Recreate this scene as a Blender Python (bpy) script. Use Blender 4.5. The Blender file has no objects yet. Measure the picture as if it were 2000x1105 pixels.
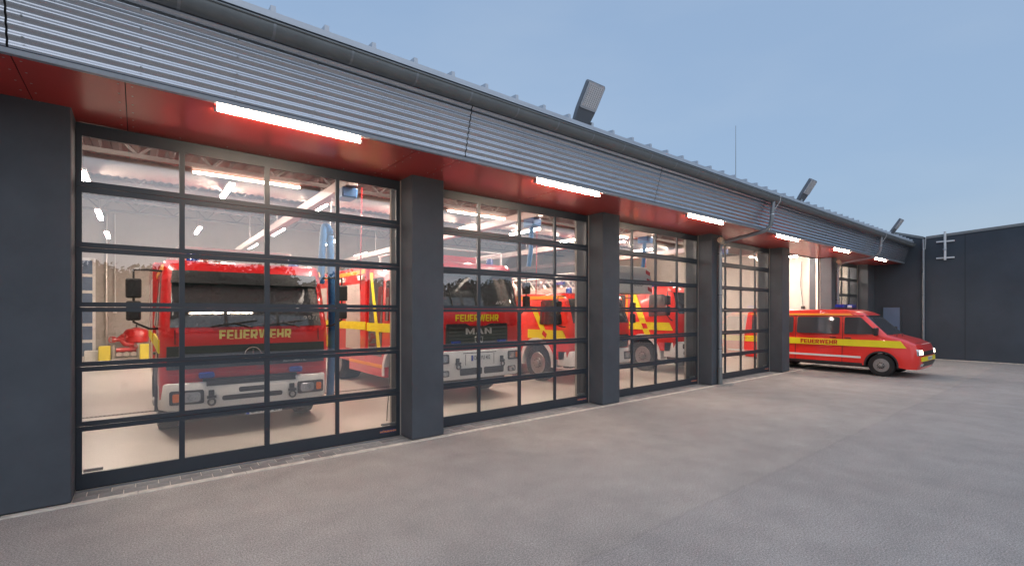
import bpy, bmesh, math, random
from mathutils import Vector, Matrix
PI = math.pi
RAD = math.radians
random.seed(7)
SC = bpy.context.scene
COL = SC.collection

# ------------------------------------------------------------------ camera
cam_d = bpy.data.cameras.new('camera')
cam = bpy.data.objects.new('camera', cam_d)
COL.objects.link(cam)
cam_d.sensor_width = 36.0
cam_d.lens = 924.43 / 2000 * 36
cam_d.shift_y = (609.38 - 552.5) / 2000
cam_d.clip_start = 0.05
cam_d.clip_end = 3000
cam.location = (0, 0, 1.9)
cam.rotation_euler = (RAD(90), 0, RAD(51.688 - 90))
SC.camera = cam

# ------------------------------------------------------------------ world, sun, exposure
SUN_EL, SUN_AZ = 38.0, 205.0
world = bpy.data.worlds.new('World')
SC.world = world
world.use_nodes = True
wn = world.node_tree
wn.nodes.clear()
w_out = wn.nodes.new('ShaderNodeOutputWorld')
w_bg = wn.nodes.new('ShaderNodeBackground')
w_sky = wn.nodes.new('ShaderNodeTexSky')
w_sky.sky_type = 'NISHITA'
w_sky.sun_disc = False
w_sky.sun_elevation = RAD(SUN_EL)
w_sky.sun_rotation = RAD(SUN_AZ)
w_sky.air_density = 1.6
w_sky.dust_density = 2.5
w_sky.ozone_density = 3.0
# a thin, even veil of dusk cloud over the clear sky
w_tc = wn.nodes.new('ShaderNodeTexCoord')
w_no = wn.nodes.new('ShaderNodeTexNoise')
w_no.inputs['Scale'].default_value = 1.6
w_no.inputs['Detail'].default_value = 5
w_mp = wn.nodes.new('ShaderNodeMapping')
w_mp.inputs['Scale'].default_value = (1, 1, 3.0)
w_rp = wn.nodes.new('ShaderNodeValToRGB')
w_rp.color_ramp.elements[0].position = 0.38
w_rp.color_ramp.elements[0].color = (3.1, 4.4, 6.45, 1)
w_rp.color_ramp.elements[1].position = 0.68
w_rp.color_ramp.elements[1].color = (3.8, 4.95, 6.7, 1)
w_mx = wn.nodes.new('ShaderNodeMix')
w_mx.data_type = 'RGBA'
w_mx.inputs[0].default_value = 0.72
L = wn.links.new
L(w_tc.outputs['Generated'], w_mp.inputs[0])
L(w_mp.outputs[0], w_no.inputs['Vector'])
L(w_no.outputs['Fac'], w_rp.inputs[0])
L(w_sky.outputs[0], w_mx.inputs[6])
L(w_rp.outputs[0], w_mx.inputs[7])
L(w_mx.outputs[2], w_bg.inputs[0])
w_bg.inputs[1].default_value = 0.116
L(w_bg.outputs[0], w_out.inputs[0])

sun_d = bpy.data.lights.new('sun', 'SUN')
sun_d.energy = 1.05
sun_d.angle = RAD(130)
sun_d.color = (1.0, 0.96, 0.97)
sun = bpy.data.objects.new('sun', sun_d)
COL.objects.link(sun)
# direction from which the soft light comes: behind the camera
_az = RAD(SUN_AZ)
_d = Vector((math.sin(_az) * math.cos(RAD(SUN_EL)), math.cos(_az) * math.cos(RAD(SUN_EL)), math.sin(RAD(SUN_EL))))
sun.rotation_euler = _d.to_track_quat('Z', 'Y').to_euler()
sun.location = _d * 40

SC.view_settings.view_transform = 'Standard'
SC.view_settings.look = 'None'
SC.view_settings.exposure = 0.0
SC.view_settings.gamma = 1.0
SC.view_settings.use_curve_mapping = False
SC.render.engine = 'CYCLES'
cy = SC.cycles
cy.use_denoising = True
cy.denoising_prefilter = 'ACCURATE'
cy.max_bounces = 10
cy.transparent_max_bounces = 24
cy.glossy_bounces = 5
cy.diffuse_bounces = 4
cy.sample_clamp_indirect = 5.0
cy.sample_clamp_direct = 0.0
cy.caustics_reflective = False
cy.caustics_refractive = False

# ------------------------------------------------------------------ materials
M = {}

def mat(name, col, rough=0.5, metal=0.0, spec=0.5, var=0.0, vscale=3.0, bump=0.0, bscale=60.0,
        coat=0.0, rvar=0.0, emis=None, estr=0.0, detail=6, stretch=(1, 1, 1), coat_rough=0.06):
    m = bpy.data.materials.new(name)
    m.use_nodes = True
    nt = m.node_tree
    b = nt.nodes['Principled BSDF']
    b.inputs['Base Color'].default_value = (*col, 1)
    b.inputs['Roughness'].default_value = rough
    b.inputs['Metallic'].default_value = metal
    b.inputs['Specular IOR Level'].default_value = spec
    if coat:
        b.inputs['Coat Weight'].default_value = coat
        b.inputs['Coat Roughness'].default_value = coat_rough
    if emis:
        b.inputs['Emission Color'].default_value = (*emis, 1)
        b.inputs['Emission Strength'].default_value = estr
    if var or rvar or bump:
        tc = nt.nodes.new('ShaderNodeTexCoord')
        mp = nt.nodes.new('ShaderNodeMapping')
        mp.inputs['Scale'].default_value = stretch
        nt.links.new(tc.outputs['Object'], mp.inputs[0])
        n = nt.nodes.new('ShaderNodeTexNoise')
        n.inputs['Scale'].default_value = vscale
        n.inputs['Detail'].default_value = detail
        n.inputs['Roughness'].default_value = 0.62
        nt.links.new(mp.outputs[0], n.inputs['Vector'])
        if var:
            r = nt.nodes.new('ShaderNodeValToRGB')
            r.color_ramp.elements[0].position = 0.3
            r.color_ramp.elements[1].position = 0.72
            r.color_ramp.elements[0].color = (*[c * (1 - var) for c in col], 1)
            r.color_ramp.elements[1].color = (*[min(1, c * (1 + var)) for c in col], 1)
            nt.links.new(n.outputs['Fac'], r.inputs[0])
            nt.links.new(r.outputs[0], b.inputs['Base Color'])
        if rvar:
            mr = nt.nodes.new('ShaderNodeMapRange')
            mr.inputs[3].default_value = max(0.02, rough - rvar)
            mr.inputs[4].default_value = min(1, rough + rvar)
            nt.links.new(n.outputs['Fac'], mr.inputs[0])
            nt.links.new(mr.outputs[0], b.inputs['Roughness'])
        if bump:
            n2 = nt.nodes.new('ShaderNodeTexNoise')
            n2.inputs['Scale'].default_value = bscale
            n2.inputs['Detail'].default_value = 4
            nt.links.new(mp.outputs[0], n2.inputs['Vector'])
            bp = nt.nodes.new('ShaderNodeBump')
            bp.inputs['Strength'].default_value = bump
            bp.inputs['Distance'].default_value = 0.01
            nt.links.new(n2.outputs['Fac'], bp.inputs['Height'])
            nt.links.new(bp.outputs[0], b.inputs['Normal'])
    M[name] = m
    return m

mat('render_grey', (0.070, 0.081, 0.095), 0.78, var=0.14, vscale=1.6, bump=0.25, bscale=420, spec=0.35)
mat('annex_blue', (0.050, 0.063, 0.080), 0.72, var=0.14, vscale=0.8, bump=0.2, bscale=300, spec=0.35)
mat('door_metal', (0.030, 0.039, 0.050), 0.42, var=0.06, vscale=5, rvar=0.08)
mat('galv', (0.54, 0.57, 0.62), 0.25, metal=0.85, var=0.04, vscale=0.8, detail=1)
mat('zinc_dark', (0.20, 0.215, 0.22), 0.45, metal=0.3, var=0.10, vscale=4, rvar=0.08)
mat('zinc_pipe', (0.28, 0.30, 0.32), 0.42, metal=0.55, var=0.10, vscale=4, rvar=0.08)
mat('roof_metal', (0.46, 0.50, 0.55), 0.40, metal=0.5, var=0.08, vscale=2)
mat('backing', (0.012, 0.012, 0.013), 0.8)
mat('soffit_red', (0.56, 0.036, 0.024), 0.40, var=0.05, vscale=1.5, coat=1.0, coat_rough=0.22)
mat('rivet', (0.55, 0.50, 0.48), 0.35, metal=0.8)
mat('hall_wall', (0.41, 0.376, 0.345), 0.85, var=0.10, vscale=1.1, bump=0.15, bscale=40)
mat('hall_floor', (0.50, 0.455, 0.41), 0.36, var=0.10, vscale=0.9, rvar=0.12)
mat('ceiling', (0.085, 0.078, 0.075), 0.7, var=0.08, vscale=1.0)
mat('steel_beam', (0.17, 0.155, 0.15), 0.55, var=0.08)
mat('rail_alu', (0.34, 0.28, 0.26), 0.45, metal=0.3, var=0.06)
mat('duct', (0.36, 0.32, 0.29), 0.5, metal=0.4, var=0.08)
mat('lamp_glow', (0.9, 0.9, 0.9), 0.5, emis=(1.0, 0.84, 0.72), estr=345.0)
mat('lamp_glow_out', (0.9, 0.9, 0.9), 0.5, emis=(1.0, 0.80, 0.60), estr=135.0)
mat('lamp_body', (0.62, 0.60, 0.56), 0.5)
mat('flood_body', (0.17, 0.19, 0.22), 0.5, metal=0.3, var=0.06)
mat('flood_glass', (0.66, 0.67, 0.70), 0.25, spec=0.6)
mat('flood_frame', (0.55, 0.58, 0.63), 0.4, metal=0.2)
mat('strip_concrete', (0.58, 0.53, 0.46), 0.9, var=0.25, vscale=9, bump=0.5, bscale=60)
mat('white_paint', (0.82, 0.80, 0.77), 0.35, coat=0.5, var=0.04, vscale=3)
mat('bracket_white', (0.66, 0.68, 0.70), 0.5, var=0.06)
mat('truck_red', (0.56, 0.012, 0.016), 0.32, coat=0.8, var=0.04, vscale=2)
mat('truck_red_bright', (0.74, 0.028, 0.018), 0.32, coat=0.8, var=0.04, vscale=2)
mat('yellow_film', (0.80, 0.68, 0.02), 0.4, var=0.04, vscale=5)
mat('pale_yellow', (0.82, 0.74, 0.26), 0.4)
mat('orange_film', (0.85, 0.30, 0.02), 0.4, var=0.05)
mat('shutter', (0.60, 0.53, 0.49), 0.38, metal=0.35, var=0.05)
mat('tyre', (0.020, 0.019, 0.019), 0.85, var=0.25, vscale=14, bump=0.3, bscale=80)
mat('rim', (0.32, 0.30, 0.29), 0.4, metal=0.6, var=0.15, vscale=9)
mat('black_plastic', (0.022, 0.021, 0.024), 0.45, var=0.15, vscale=8)
mat('chassis', (0.030, 0.027, 0.027), 0.7, var=0.3, vscale=7)
mat('cab_glass', (0.050, 0.052, 0.058), 0.04, spec=0.9, coat=1.0, coat_rough=0.02)
mat('lens', (0.55, 0.56, 0.58), 0.12, metal=0.6, coat=1.0, coat_rough=0.03)
mat('lens_lit', (0.9, 0.9, 0.9), 0.2, emis=(1.0, 0.86, 0.66), estr=9.0)
mat('indicator', (0.75, 0.17, 0.02), 0.25, coat=1.0)
mat('blue_lens', (0.01, 0.035, 0.28), 0.12, coat=1.0)
mat('chrome', (0.75, 0.75, 0.76), 0.15, metal=1.0)
mat('alu', (0.62, 0.57, 0.52), 0.38, metal=0.6, var=0.05)
mat('hose_blue', (0.015, 0.10, 0.26), 0.45, var=0.10, vscale=10)
mat('plate_white', (0.78, 0.78, 0.76), 0.4)
mat('plate_blue', (0.01, 0.05, 0.42), 0.4)
mat('ink', (0.010, 0.010, 0.012), 0.5)
mat('letter_silver', (0.62, 0.60, 0.58), 0.3, metal=0.6)
mat('letter_white', (0.72, 0.70, 0.68), 0.4)
mat('letter_orange', (0.85, 0.33, 0.08), 0.5)
mat('sticker_blue', (0.008, 0.02, 0.16), 0.4)
mat('chevron_red', (0.55, 0.03, 0.04), 0.4)
mat('cage_white', (0.84, 0.82, 0.82), 0.45, var=0.04)
mat('cream_plastic', (0.60, 0.52, 0.40), 0.5, var=0.06)
mat('yellow_crate', (0.80, 0.66, 0.08), 0.5, var=0.05)
mat('red_paint', (0.50, 0.015, 0.015), 0.35, coat=0.6, var=0.05)
mat('bark', (0.06, 0.045, 0.035), 0.9, var=0.3, vscale=8)
mat('foliage', (0.035, 0.055, 0.022), 0.7, var=0.35, vscale=3)
mat('painted_sky_glass', (0.15, 0.21, 0.32), 0.15, spec=0.6, var=0.15, vscale=0.8)  # opaque pane, blue of the dusk sky put into its base colour
mat('rubber_seal', (0.012, 0.012, 0.013), 0.8)
mat('joint_sand', (0.68, 0.62, 0.53), 0.95, var=0.2, vscale=20)
mat('seat_cloth', (0.30, 0.05, 0.05), 0.8)
mat('gravel', (0.42, 0.40, 0.37), 0.9, var=0.3, vscale=30)
for i, c in enumerate([(0.27, 0.265, 0.255), (0.22, 0.215, 0.21), (0.32, 0.31, 0.295)]):
    mat('paver_%d' % i, c, 0.8, var=0.35, vscale=7, bump=0.4, bscale=90)


def asphalt_material():
    m = bpy.data.materials.new('asphalt')
    m.use_nodes = True
    nt = m.node_tree
    b = nt.nodes['Principled BSDF']
    b.inputs['Roughness'].default_value = 0.88
    b.inputs['Specular IOR Level'].default_value = 0.35
    tc = nt.nodes.new('ShaderNodeTexCoord')

    def noise(sc, det, rough=0.6, stretch=None):
        n = nt.nodes.new('ShaderNodeTexNoise')
        n.inputs['Scale'].default_value = sc
        n.inputs['Detail'].default_value = det
        n.inputs['Roughness'].default_value = rough
        if stretch:
            mp = nt.nodes.new('ShaderNodeMapping')
            mp.inputs['Scale'].default_value = stretch
            nt.links.new(tc.outputs['Object'], mp.inputs[0])
            nt.links.new(mp.outputs[0], n.inputs['Vector'])
        else:
            nt.links.new(tc.outputs['Object'], n.inputs['Vector'])
        return n

    def ramp(src, p0, c0, p1, c1):
        r = nt.nodes.new('ShaderNodeValToRGB')
        r.color_ramp.elements[0].position = p0
        r.color_ramp.elements[0].color = (*c0, 1)
        r.color_ramp.elements[1].position = p1
        r.color_ramp.elements[1].color = (*c1, 1)
        nt.links.new(src, r.inputs[0])
        return r

    def mul(a, bb, f=1.0):
        x = nt.nodes.new('ShaderNodeMix')
        x.data_type = 'RGBA'
        x.blend_type = 'MULTIPLY'
        x.inputs[0].default_value = f
        nt.links.new(a, x.inputs[6])
        nt.links.new(bb, x.inputs[7])
        return x.outputs[2]
    big = ramp(noise(0.35, 4, 0.55, (1.0, 0.35, 1)).outputs['Fac'], 0.3, (0.368, 0.344, 0.323), 0.72, (0.472, 0.440, 0.412))
    mid = ramp(noise(2.2, 5).outputs['Fac'], 0.3, (0.86, 0.86, 0.86), 0.75, (1.08, 1.08, 1.08))
    fine = ramp(noise(75, 5, 0.9).outputs['Fac'], 0.41, (0.42, 0.42, 0.43), 0.61, (1.38, 1.38, 1.36))
    fine2 = ramp(noise(290, 2, 0.6).outputs['Fac'], 0.35, (0.72, 0.72, 0.72), 0.68, (1.2, 1.2, 1.2))
    speck = ramp(noise(60, 1, 0.5).outputs['Fac'], 0.735, (1, 1, 1), 0.76, (2.1, 2.1, 2.05))
    c = mul(mul(big.outputs[0], mid.outputs[0]), fine.outputs[0], 0.9)
    c = mul(c, fine2.outputs[0], 0.8)
    c = mul(c, speck.outputs[0], 1.0)
    # paving joint parallel to the facade, older surface on the far side of it
    sx = nt.nodes.new('ShaderNodeSeparateXYZ')
    nt.links.new(tc.outputs['Object'], sx.inputs[0])
    wob = nt.nodes.new('ShaderNodeMath')
    wob.operation = 'MULTIPLY_ADD'
    nt.links.new(noise(1.5, 4).outputs['Fac'], wob.inputs[0])
    wob.inputs[1].default_value = 0.16
    nt.links.new(sx.outputs[1], wob.inputs[2])
    mr = nt.nodes.new('ShaderNodeMapRange')
    mr.inputs[1].default_value = 2.53
    mr.inputs[2].default_value = 2.60
    nt.links.new(wob.outputs[0], mr.inputs[0])
    jn = ramp(mr.outputs[0], 0.0, (0.955, 0.96, 0.97), 1.0, (1.02, 1.015, 1.0))
    e = jn.color_ramp.elements.new(0.5)
    e.color = (0.90, 0.90, 0.90, 1)
    c = mul(c, jn.outputs[0], 1.0)
    nt.links.new(c, b.inputs['Base Color'])
    bp = nt.nodes.new('ShaderNodeBump')
    bp.inputs['Strength'].default_value = 0.20
    bp.inputs['Distance'].default_value = 0.006
    nt.links.new(noise(170, 4, 0.7).outputs['Fac'], bp.inputs['Height'])
    nt.links.new(bp.outputs[0], b.inputs['Normal'])
    M['asphalt'] = m


asphalt_material()


def glass_material():
    m = bpy.data.materials.new('pane_glass')
    m.use_nodes = True
    nt = m.node_tree
    nt.nodes.clear()
    out = nt.nodes.new('ShaderNodeOutputMaterial')
    mix = nt.nodes.new('ShaderNodeMixShader')
    tr = nt.nodes.new('ShaderNodeBsdfTransparent')
    tr.inputs[0].default_value = (0.965, 0.97, 0.965, 1)
    gl = nt.nodes.new('ShaderNodeBsdfGlossy')
    gl.inputs['Roughness'].default_value = 0.0
    ge = nt.nodes.new('ShaderNodeNewGeometry')
    dt = nt.nodes.new('ShaderNodeVectorMath')
    dt.operation = 'DOT_PRODUCT'

    def mth(op, a, bv=None):
        n = nt.nodes.new('ShaderNodeMath')
        n.operation = op
        nt.links.new(a, n.inputs[0])
        if bv is not None:
            n.inputs[1].default_value = bv
        return n.outputs[0]
    nt.links.new(ge.outputs['Incoming'], dt.inputs[0])
    nt.links.new(ge.outputs['Normal'], dt.inputs[1])
    c = mth('ABSOLUTE', dt.outputs['Value'])
    inv = nt.nodes.new('ShaderNodeMath')
    inv.operation = 'SUBTRACT'
    inv.inputs[0].default_value = 1.0
    nt.links.new(c, inv.inputs[1])
    p = mth('POWER', inv.outputs[0], 5.0)
    p = mth('MULTIPLY', p, 0.83)
    p = mth('ADD', p, 0.165)
    nt.links.new(p, mix.inputs[0])
    nt.links.new(tr.outputs[0], mix.inputs[1])
    nt.links.new(gl.outputs[0], mix.inputs[2])
    nt.links.new(mix.outputs[0], out.inputs[0])
    M['pane_glass'] = m


glass_material()

# ------------------------------------------------------------------ mesh helpers


class MB:
    def __init__(self):
        self.v = []
        self.f = []

    def add(self, vs, fs):
        o = len(self.v)
        self.v += [tuple(p) for p in vs]
        self.f += [tuple(i + o for i in f) for f in fs]
        return self

    def box(self, x0, x1, y0, y1, z0, z1):
        return self.add([(x0, y0, z0), (x1, y0, z0), (x1, y1, z0), (x0, y1, z0),
                         (x0, y0, z1), (x1, y0, z1), (x1, y1, z1), (x0, y1, z1)],
                        [(0, 3, 2, 1), (4, 5, 6, 7), (0, 1, 5, 4), (1, 2, 6, 5), (2, 3, 7, 6), (3, 0, 4, 7)])

    def prism(self, poly, axis, a, b):
        """poly: 2D points; axis x -> (y,z), y -> (x,z), z -> (x,y)"""
        n = len(poly)

        def P(p, t):
            return (t, p[0], p[1]) if axis == 'x' else (p[0], t, p[1]) if axis == 'y' else (p[0], p[1], t)
        vs = [P(p, a) for p in poly] + [P(p, b) for p in poly]
        fs = [tuple(range(n - 1, -1, -1)), tuple(range(n, 2 * n))]
        fs += [(i, (i + 1) % n, n + (i + 1) % n, n + i) for i in range(n)]
        return self.add(vs, fs)

    def tube(self, path, r, n=10, cap=True):
        path = [Vector(p) for p in path]
        rings = []
        prev = None
        for i, p in enumerate(path):
            if i == 0:
                t = path[1] - p
            elif i == len(path) - 1:
                t = p - path[i - 1]
            else:
                t = (path[i + 1] - p).normalized() + (p - path[i - 1]).normalized()
            t.normalize()
            if prev is None:
                up = Vector((0, 0, 1)) if abs(t.z) < 0.9 else Vector((1, 0, 0))
                a = t.cross(up).normalized()
            else:
                a = (prev - t * prev.dot(t)).normalized()
            prev = a
            b = t.cross(a)
            rr = r[i] if isinstance(r, (list, tuple)) else r
            rings.append([p + (a * math.cos(k * 2 * PI / n) + b * math.sin(k * 2 * PI / n)) * rr for k in range(n)])
        vs = [q for ring in rings for q in ring]
        fs = []
        for i in range(len(path) - 1):
            for k in range(n):
                fs.append((i * n + k, i * n + (k + 1) % n, (i + 1) * n + (k + 1) % n, (i + 1) * n + k))
        if cap:
            fs.append(tuple(range(n - 1, -1, -1)))
            fs.append(tuple(range((len(path) - 1) * n, len(path) * n)))
        return self.add(vs, fs)

    def lathe(self, prof, axis, c, n=24):
        """prof: (radius, along) pairs revolved about axis through c"""
        vs, fs = [], []
        for (r, t) in prof:
            for k in range(n):
                a = 2 * PI * k / n
                u, v = r * math.cos(a), r * math.sin(a)
                if axis == 'x':
                    vs.append((c[0] + t, c[1] + u, c[2] + v))
                elif axis == 'y':
                    vs.append((c[0] + v, c[1] + t, c[2] + u))
                else:
                    vs.append((c[0] + u, c[1] + v, c[2] + t))
        m = len(prof)
        for i in range(m - 1):
            for k in range(n):
                fs.append((i * n + k, i * n + (k + 1) % n, (i + 1) * n + (k + 1) % n, (i + 1) * n + k))
        fs.append(tuple(range(n - 1, -1, -1)))
        fs.append(tuple(range((m - 1) * n, m * n)))
        return self.add(vs, fs)

    def mesh(self, name, smooth=None, bevel=0.0, bseg=1):
        me = bpy.data.meshes.new(name)
        me.from_pydata(self.v, [], self.f)
        bm = bmesh.new()
        bm.from_mesh(me)
        bmesh.ops.recalc_face_normals(bm, faces=bm.faces[:])
        if bevel:
            es = [e for e in bm.edges if len(e.link_faces) == 2 and e.calc_face_angle(0) > RAD(28)]
            bmesh.ops.bevel(bm, geom=es, offset=bevel, segments=bseg, profile=0.5, affect='EDGES', clamp_overlap=True)
        bm.to_mesh(me)
        bm.free()
        if smooth is not None:
            for p in me.polygons:
                p.use_smooth = True
            me.set_sharp_from_angle(angle=RAD(smooth))
        me.update()
        return me

    def build(self, name, m, parent=None, smooth=None, bevel=0.0, bseg=1):
        return link(name, self.mesh(name, smooth, bevel, bseg), m, parent)


def link(name, me, m, parent=None, loc=None):
    if m is not None and len(me.materials) == 0:
        me.materials.append(M[m])
    o = bpy.data.objects.new(name, me)
    COL.objects.link(o)
    if parent is not None:
        o.parent = parent
    if loc is not None:
        o.location = loc
    return o


def empty(name, loc=(0, 0, 0), rz=0.0):
    o = bpy.data.objects.new(name, None)
    o.empty_display_size = 0.2
    COL.objects.link(o)
    o.location = loc
    o.rotation_euler = (0, 0, rz)
    return o


def tag(o, label=None, cat=None, group=None, kind=None):
    if label:
        o['label'] = label
    if cat:
        o['category'] = cat
    if group:
        o['group'] = group
    if kind:
        o['kind'] = kind
    return o


def rpoly(poly, r, n=4):
    """round the corners of a 2D polygon"""
    out = []
    k = len(poly)
    for i in range(k):
        p0, p, p1 = Vector(poly[i - 1]), Vector(poly[i]), Vector(poly[(i + 1) % k])
        a, b = (p0 - p), (p1 - p)
        rr = min(r, a.length * 0.45, b.length * 0.45)
        a = p + a.normalized() * rr
        b = p + b.normalized() * rr
        for j in range(n + 1):
            t = j / n
            q = a * (1 - t) ** 2 + p * 2 * t * (1 - t) + b * t * t
            out.append((q.x, q.y))
    return out


def text_mesh(body, size, depth=0.004, bold=0.0, sx=1.0):
    cu = bpy.data.curves.new('lettering', 'FONT')
    cu.body = body
    cu.size = size
    cu.extrude = depth
    cu.offset = bold
    cu.align_x = 'CENTER'
    cu.align_y = 'CENTER'
    cu.resolution_u = 3
    o = bpy.data.objects.new('tmp', cu)
    COL.objects.link(o)
    dg = bpy.context.evaluated_depsgraph_get()
    me = bpy.data.meshes.new_from_object(o.evaluated_get(dg))
    bpy.data.objects.remove(o)
    bpy.data.curves.remove(cu)
    if sx != 1.0:
        for v in me.vertices:
            v.co.x *= sx
    me.name = 'lettering'
    me.materials.clear()
    return me


def text_front(body, size, loc, m, parent, bold=0.0, tilt=0.0, sx=1.0, depth=0.004, name='lettering'):
    """text that stands upright and faces -y"""
    me = text_mesh(body, size, depth, bold, sx)
    o = link(name, me, m, parent, loc)
    o.rotation_euler = (RAD(90) - tilt, 0, 0)
    return o


# ------------------------------------------------------------------ dimensions measured from the photograph
YP, YD, YF, ZS = 6.384, 6.767, 5.35, 3.923
X0, S, PW, XR = -0.519, 4.221, 0.533, 25.132
YB = 24.6
XL = -7.0
XPART = 20.72
ROOF_SL = 0.085


def roof_z(y):
    return 4.80 + (y - 5.03) * ROOF_SL


# ------------------------------------------------------------------ ground
g = MB()
g.add([(-300, -300, 0), (300, -300, 0), (300, 300, 0), (-300, 300, 0)], [(0, 1, 2, 3)])
tag(g.build('asphalt_yard', 'asphalt'), kind='structure')
g = MB().box(XL, XR + 10, YD - 0.03, YB + 0.2, -0.10, 0.012)
hall_floor = tag(g.build('hall_floor', 'hall_floor'), kind='structure')
g = MB().box(XL, XPART, 11.30, 11.42, 0.010, 0.0145)
g2 = MB()
x = XL
while x < XPART:
    g2.box(x, x + 0.025, 11.315, 11.405, 0.014, 0.017)
    x += 0.06
tag(g.build('drain_channel', 'chassis', hall_floor))
tag(g2.build('drain_grate', 'zinc_dark', hall_floor), kind='stuff')

# pale concrete edging along the front of the pillars
edg = empty('concrete_edging', (0, 0, 0))
tag(edg, kind='structure')
me_e = {}
x = XL
while x < XR - 0.2:
    ln = min(1.0, XR - 0.02 - x)
    e = MB().box(x + 0.003, x + ln - 0.003, 6.300, 6.380, -0.05, 0.014)
    e.build('kerb_stone', 'strip_concrete', edg, bevel=0.006)
    x += 1.0

# ------------------------------------------------------------------ fire station
st = empty('fire_station', (9, 6.4, 0))
tag(st, 'long low fire station with dark pillars, glazed bay doors and corrugated metal fascia', 'building')
ST = Vector((9, 6.4, 0))


def sp(mb, name, m, **k):
    """part of the fire station, given in world coordinates"""
    mb.v = [(a[0] - ST.x, a[1] - ST.y, a[2] - ST.z) for a in mb.v]
    return mb.build(name, m, st, **k)


# pillars
pil = [(XL, X0)] + [(X0 + k * S - PW, X0 + k * S) for k in range(1, 6)] + [(X0 + 6 * S - PW, XR - 0.004)]
for a, b in pil:
    sp(MB().box(a, b, YP, YD + 0.35, 0.016, ZS + 0.02), 'pillar', 'render_grey', bevel=0.008)
# lintel over the doors and wall behind the soffit
sp(MB().box(XL, XR - 0.006, YD + 0.10, YD + 0.34, ZS + 0.03, roof_z(YD) - 0.10), 'lintel_wall', 'render_grey')

# hall walls
sp(MB().box(XL, XR, YB, YB + 0.25, 0.013, roof_z(YB) - 0.05), 'back_wall', 'hall_wall')
sp(MB().prism([(YD, 0.013), (YB, 0.013), (YB, roof_z(YB) - 0.06), (YD, roof_z(YD) - 0.06)], 'x', XL - 0.25, XL), 'side_wall', 'hall_wall')
sp(MB().prism([(YD + 0.36, 0.013), (YB, 0.013), (YB, roof_z(YB) - 0.06), (YD + 0.36, roof_z(YD + 0.36) - 0.06)], 'x', XPART, XPART + 0.2), 'partition_wall', 'hall_wall')
sp(MB().prism([(YD + 0.36, 0.013), (YB, 0.013), (YB, roof_z(YB) - 0.06), (YD + 0.36, roof_z(YD + 0.36) - 0.06)], 'x', XR - 0.08, XR - 0.01), 'end_wall', 'hall_wall')
# inner faces of the front pillars, pale inside
for a, b in pil:
    sp(MB().box(a, b, YD + 0.352, YD + 0.40, 0.016, ZS + 0.8), 'inner_lining', 'hall_wall')

# soffit panels
seams = [XL, -4.95, -2.87, -0.79, -0.09, 2.75, 3.35]
x = 3.35
while x + 2.11 < XR - 0.3:
    x += 2.11
    seams.append(x)
seams.append(XR - 0.03)
rivm = MB()
for i in range(len(seams) - 1):
    a, b = seams[i] + 0.004, seams[i + 1] - 0.004
    p = sp(MB().box(a, b, YF + 0.004, YD + 0.06, ZS, ZS + 0.008), 'soffit_panel', 'soffit_red')
    rv = MB()
    pts = []
    for xx in (a + 0.045, b - 0.045):
        for j in range(6):
            pts.append((xx, YF + 0.10 + j * 0.235))
    n = max(1, int((b - a) / 0.45))
    for j in range(1, n):
        for yy in (YD - 0.06, YP + 0.10 if False else YD - 0.06):
            pts.append((a + (b - a) * j / n, yy))
    for (xx, yy) in dict.fromkeys(pts):
        rv.lathe([(0.009, -0.0035), (0.007, -0.005)], 'z', (xx - ST.x, yy - ST.y, ZS), 8)
    r = rv.build('rivets', 'rivet', p, smooth=40)
    r['kind'] = 'stuff'
sp(MB().box(XL, XR - 0.02, YF + 0.05, YD + 0.08, ZS + 0.010, ZS + 0.05), 'soffit_backing', 'backing')

# corrugated fascia, leaning outwards
P0 = Vector((YF, ZS + 0.025))
P1 = Vector((5.125, 4.74))
dv = (P1 - P0)
FL = dv.length
dv.normalize()
nv = Vector((-dv.y, dv.x))      # outward (towards -y)
if nv.x > 0:
    nv = -nv
PITCH = 0.0775
SEG = 10
fj = [XL, -0.80 - 2 * 2.11, -0.80]
while fj[-1] + 4.215 < XR - 0.5:
    fj.append(fj[-1] + 4.215)
fj.append(XR - 0.10)
for i in range(len(fj) - 1):
    a, b = fj[i] + 0.007, fj[i + 1] - 0.007
    nseg = int(FL / PITCH * SEG)
    m = MB()
    vs, fs = [], []
    for j in range(nseg + 1):
        t = j / SEG * PITCH
        off = 0.010 * math.cos(2 * PI * t / PITCH + PI)
        q = P0 + dv * t + nv * (0.012 + off)
        vs += [(a, q.x, q.y), (b, q.x, q.y)]
        if j:
            k = 2 * j
            fs.append((k - 2, k - 1, k + 1, k))
    m.add(vs, fs)
    sheet = sp(m, 'fascia_sheet', 'galv', smooth=80)
    sc = MB()
    x = a + 0.08
    while x < b:
        for row in range(1, 11, 2):
            q = P0 + dv * (row * PITCH * 1.0 + PITCH * 0.5) + nv * 0.0235
            sc.lathe([(0.009, 0.0), (0.009, -0.003), (0.006, -0.006)], 'y', (x - ST.x, q.x - ST.y, q.y), 6)
        x += 0.733
    s_ = sc.build('screws', 'zinc_dark', sheet)
    s_['kind'] = 'stuff'
q0, q1 = P0 - nv * 0.004, P1 - nv * 0.004
q2, q3 = P1 - nv * 0.05, P0 - nv * 0.05
sp(MB().prism([(q0.x, q0.y), (q1.x, q1.y), (q2.x, q2.y), (q3.x, q3.y)], 'x', XL, XR - 0.11), 'fascia_backing', 'backing')
# folded trim along the lower edge of the fascia
sp(MB().prism([(YF - 0.020, ZS - 0.004), (YF + 0.03, ZS - 0.004), (YF + 0.03, ZS + 0.004), (YF - 0.012, ZS + 0.006),
               (YF - 0.024, ZS + 0.034), (YF - 0.032, ZS + 0.032)], 'x', XL, XR - 0.10), 'drip_trim', 'roof_metal')

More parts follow.
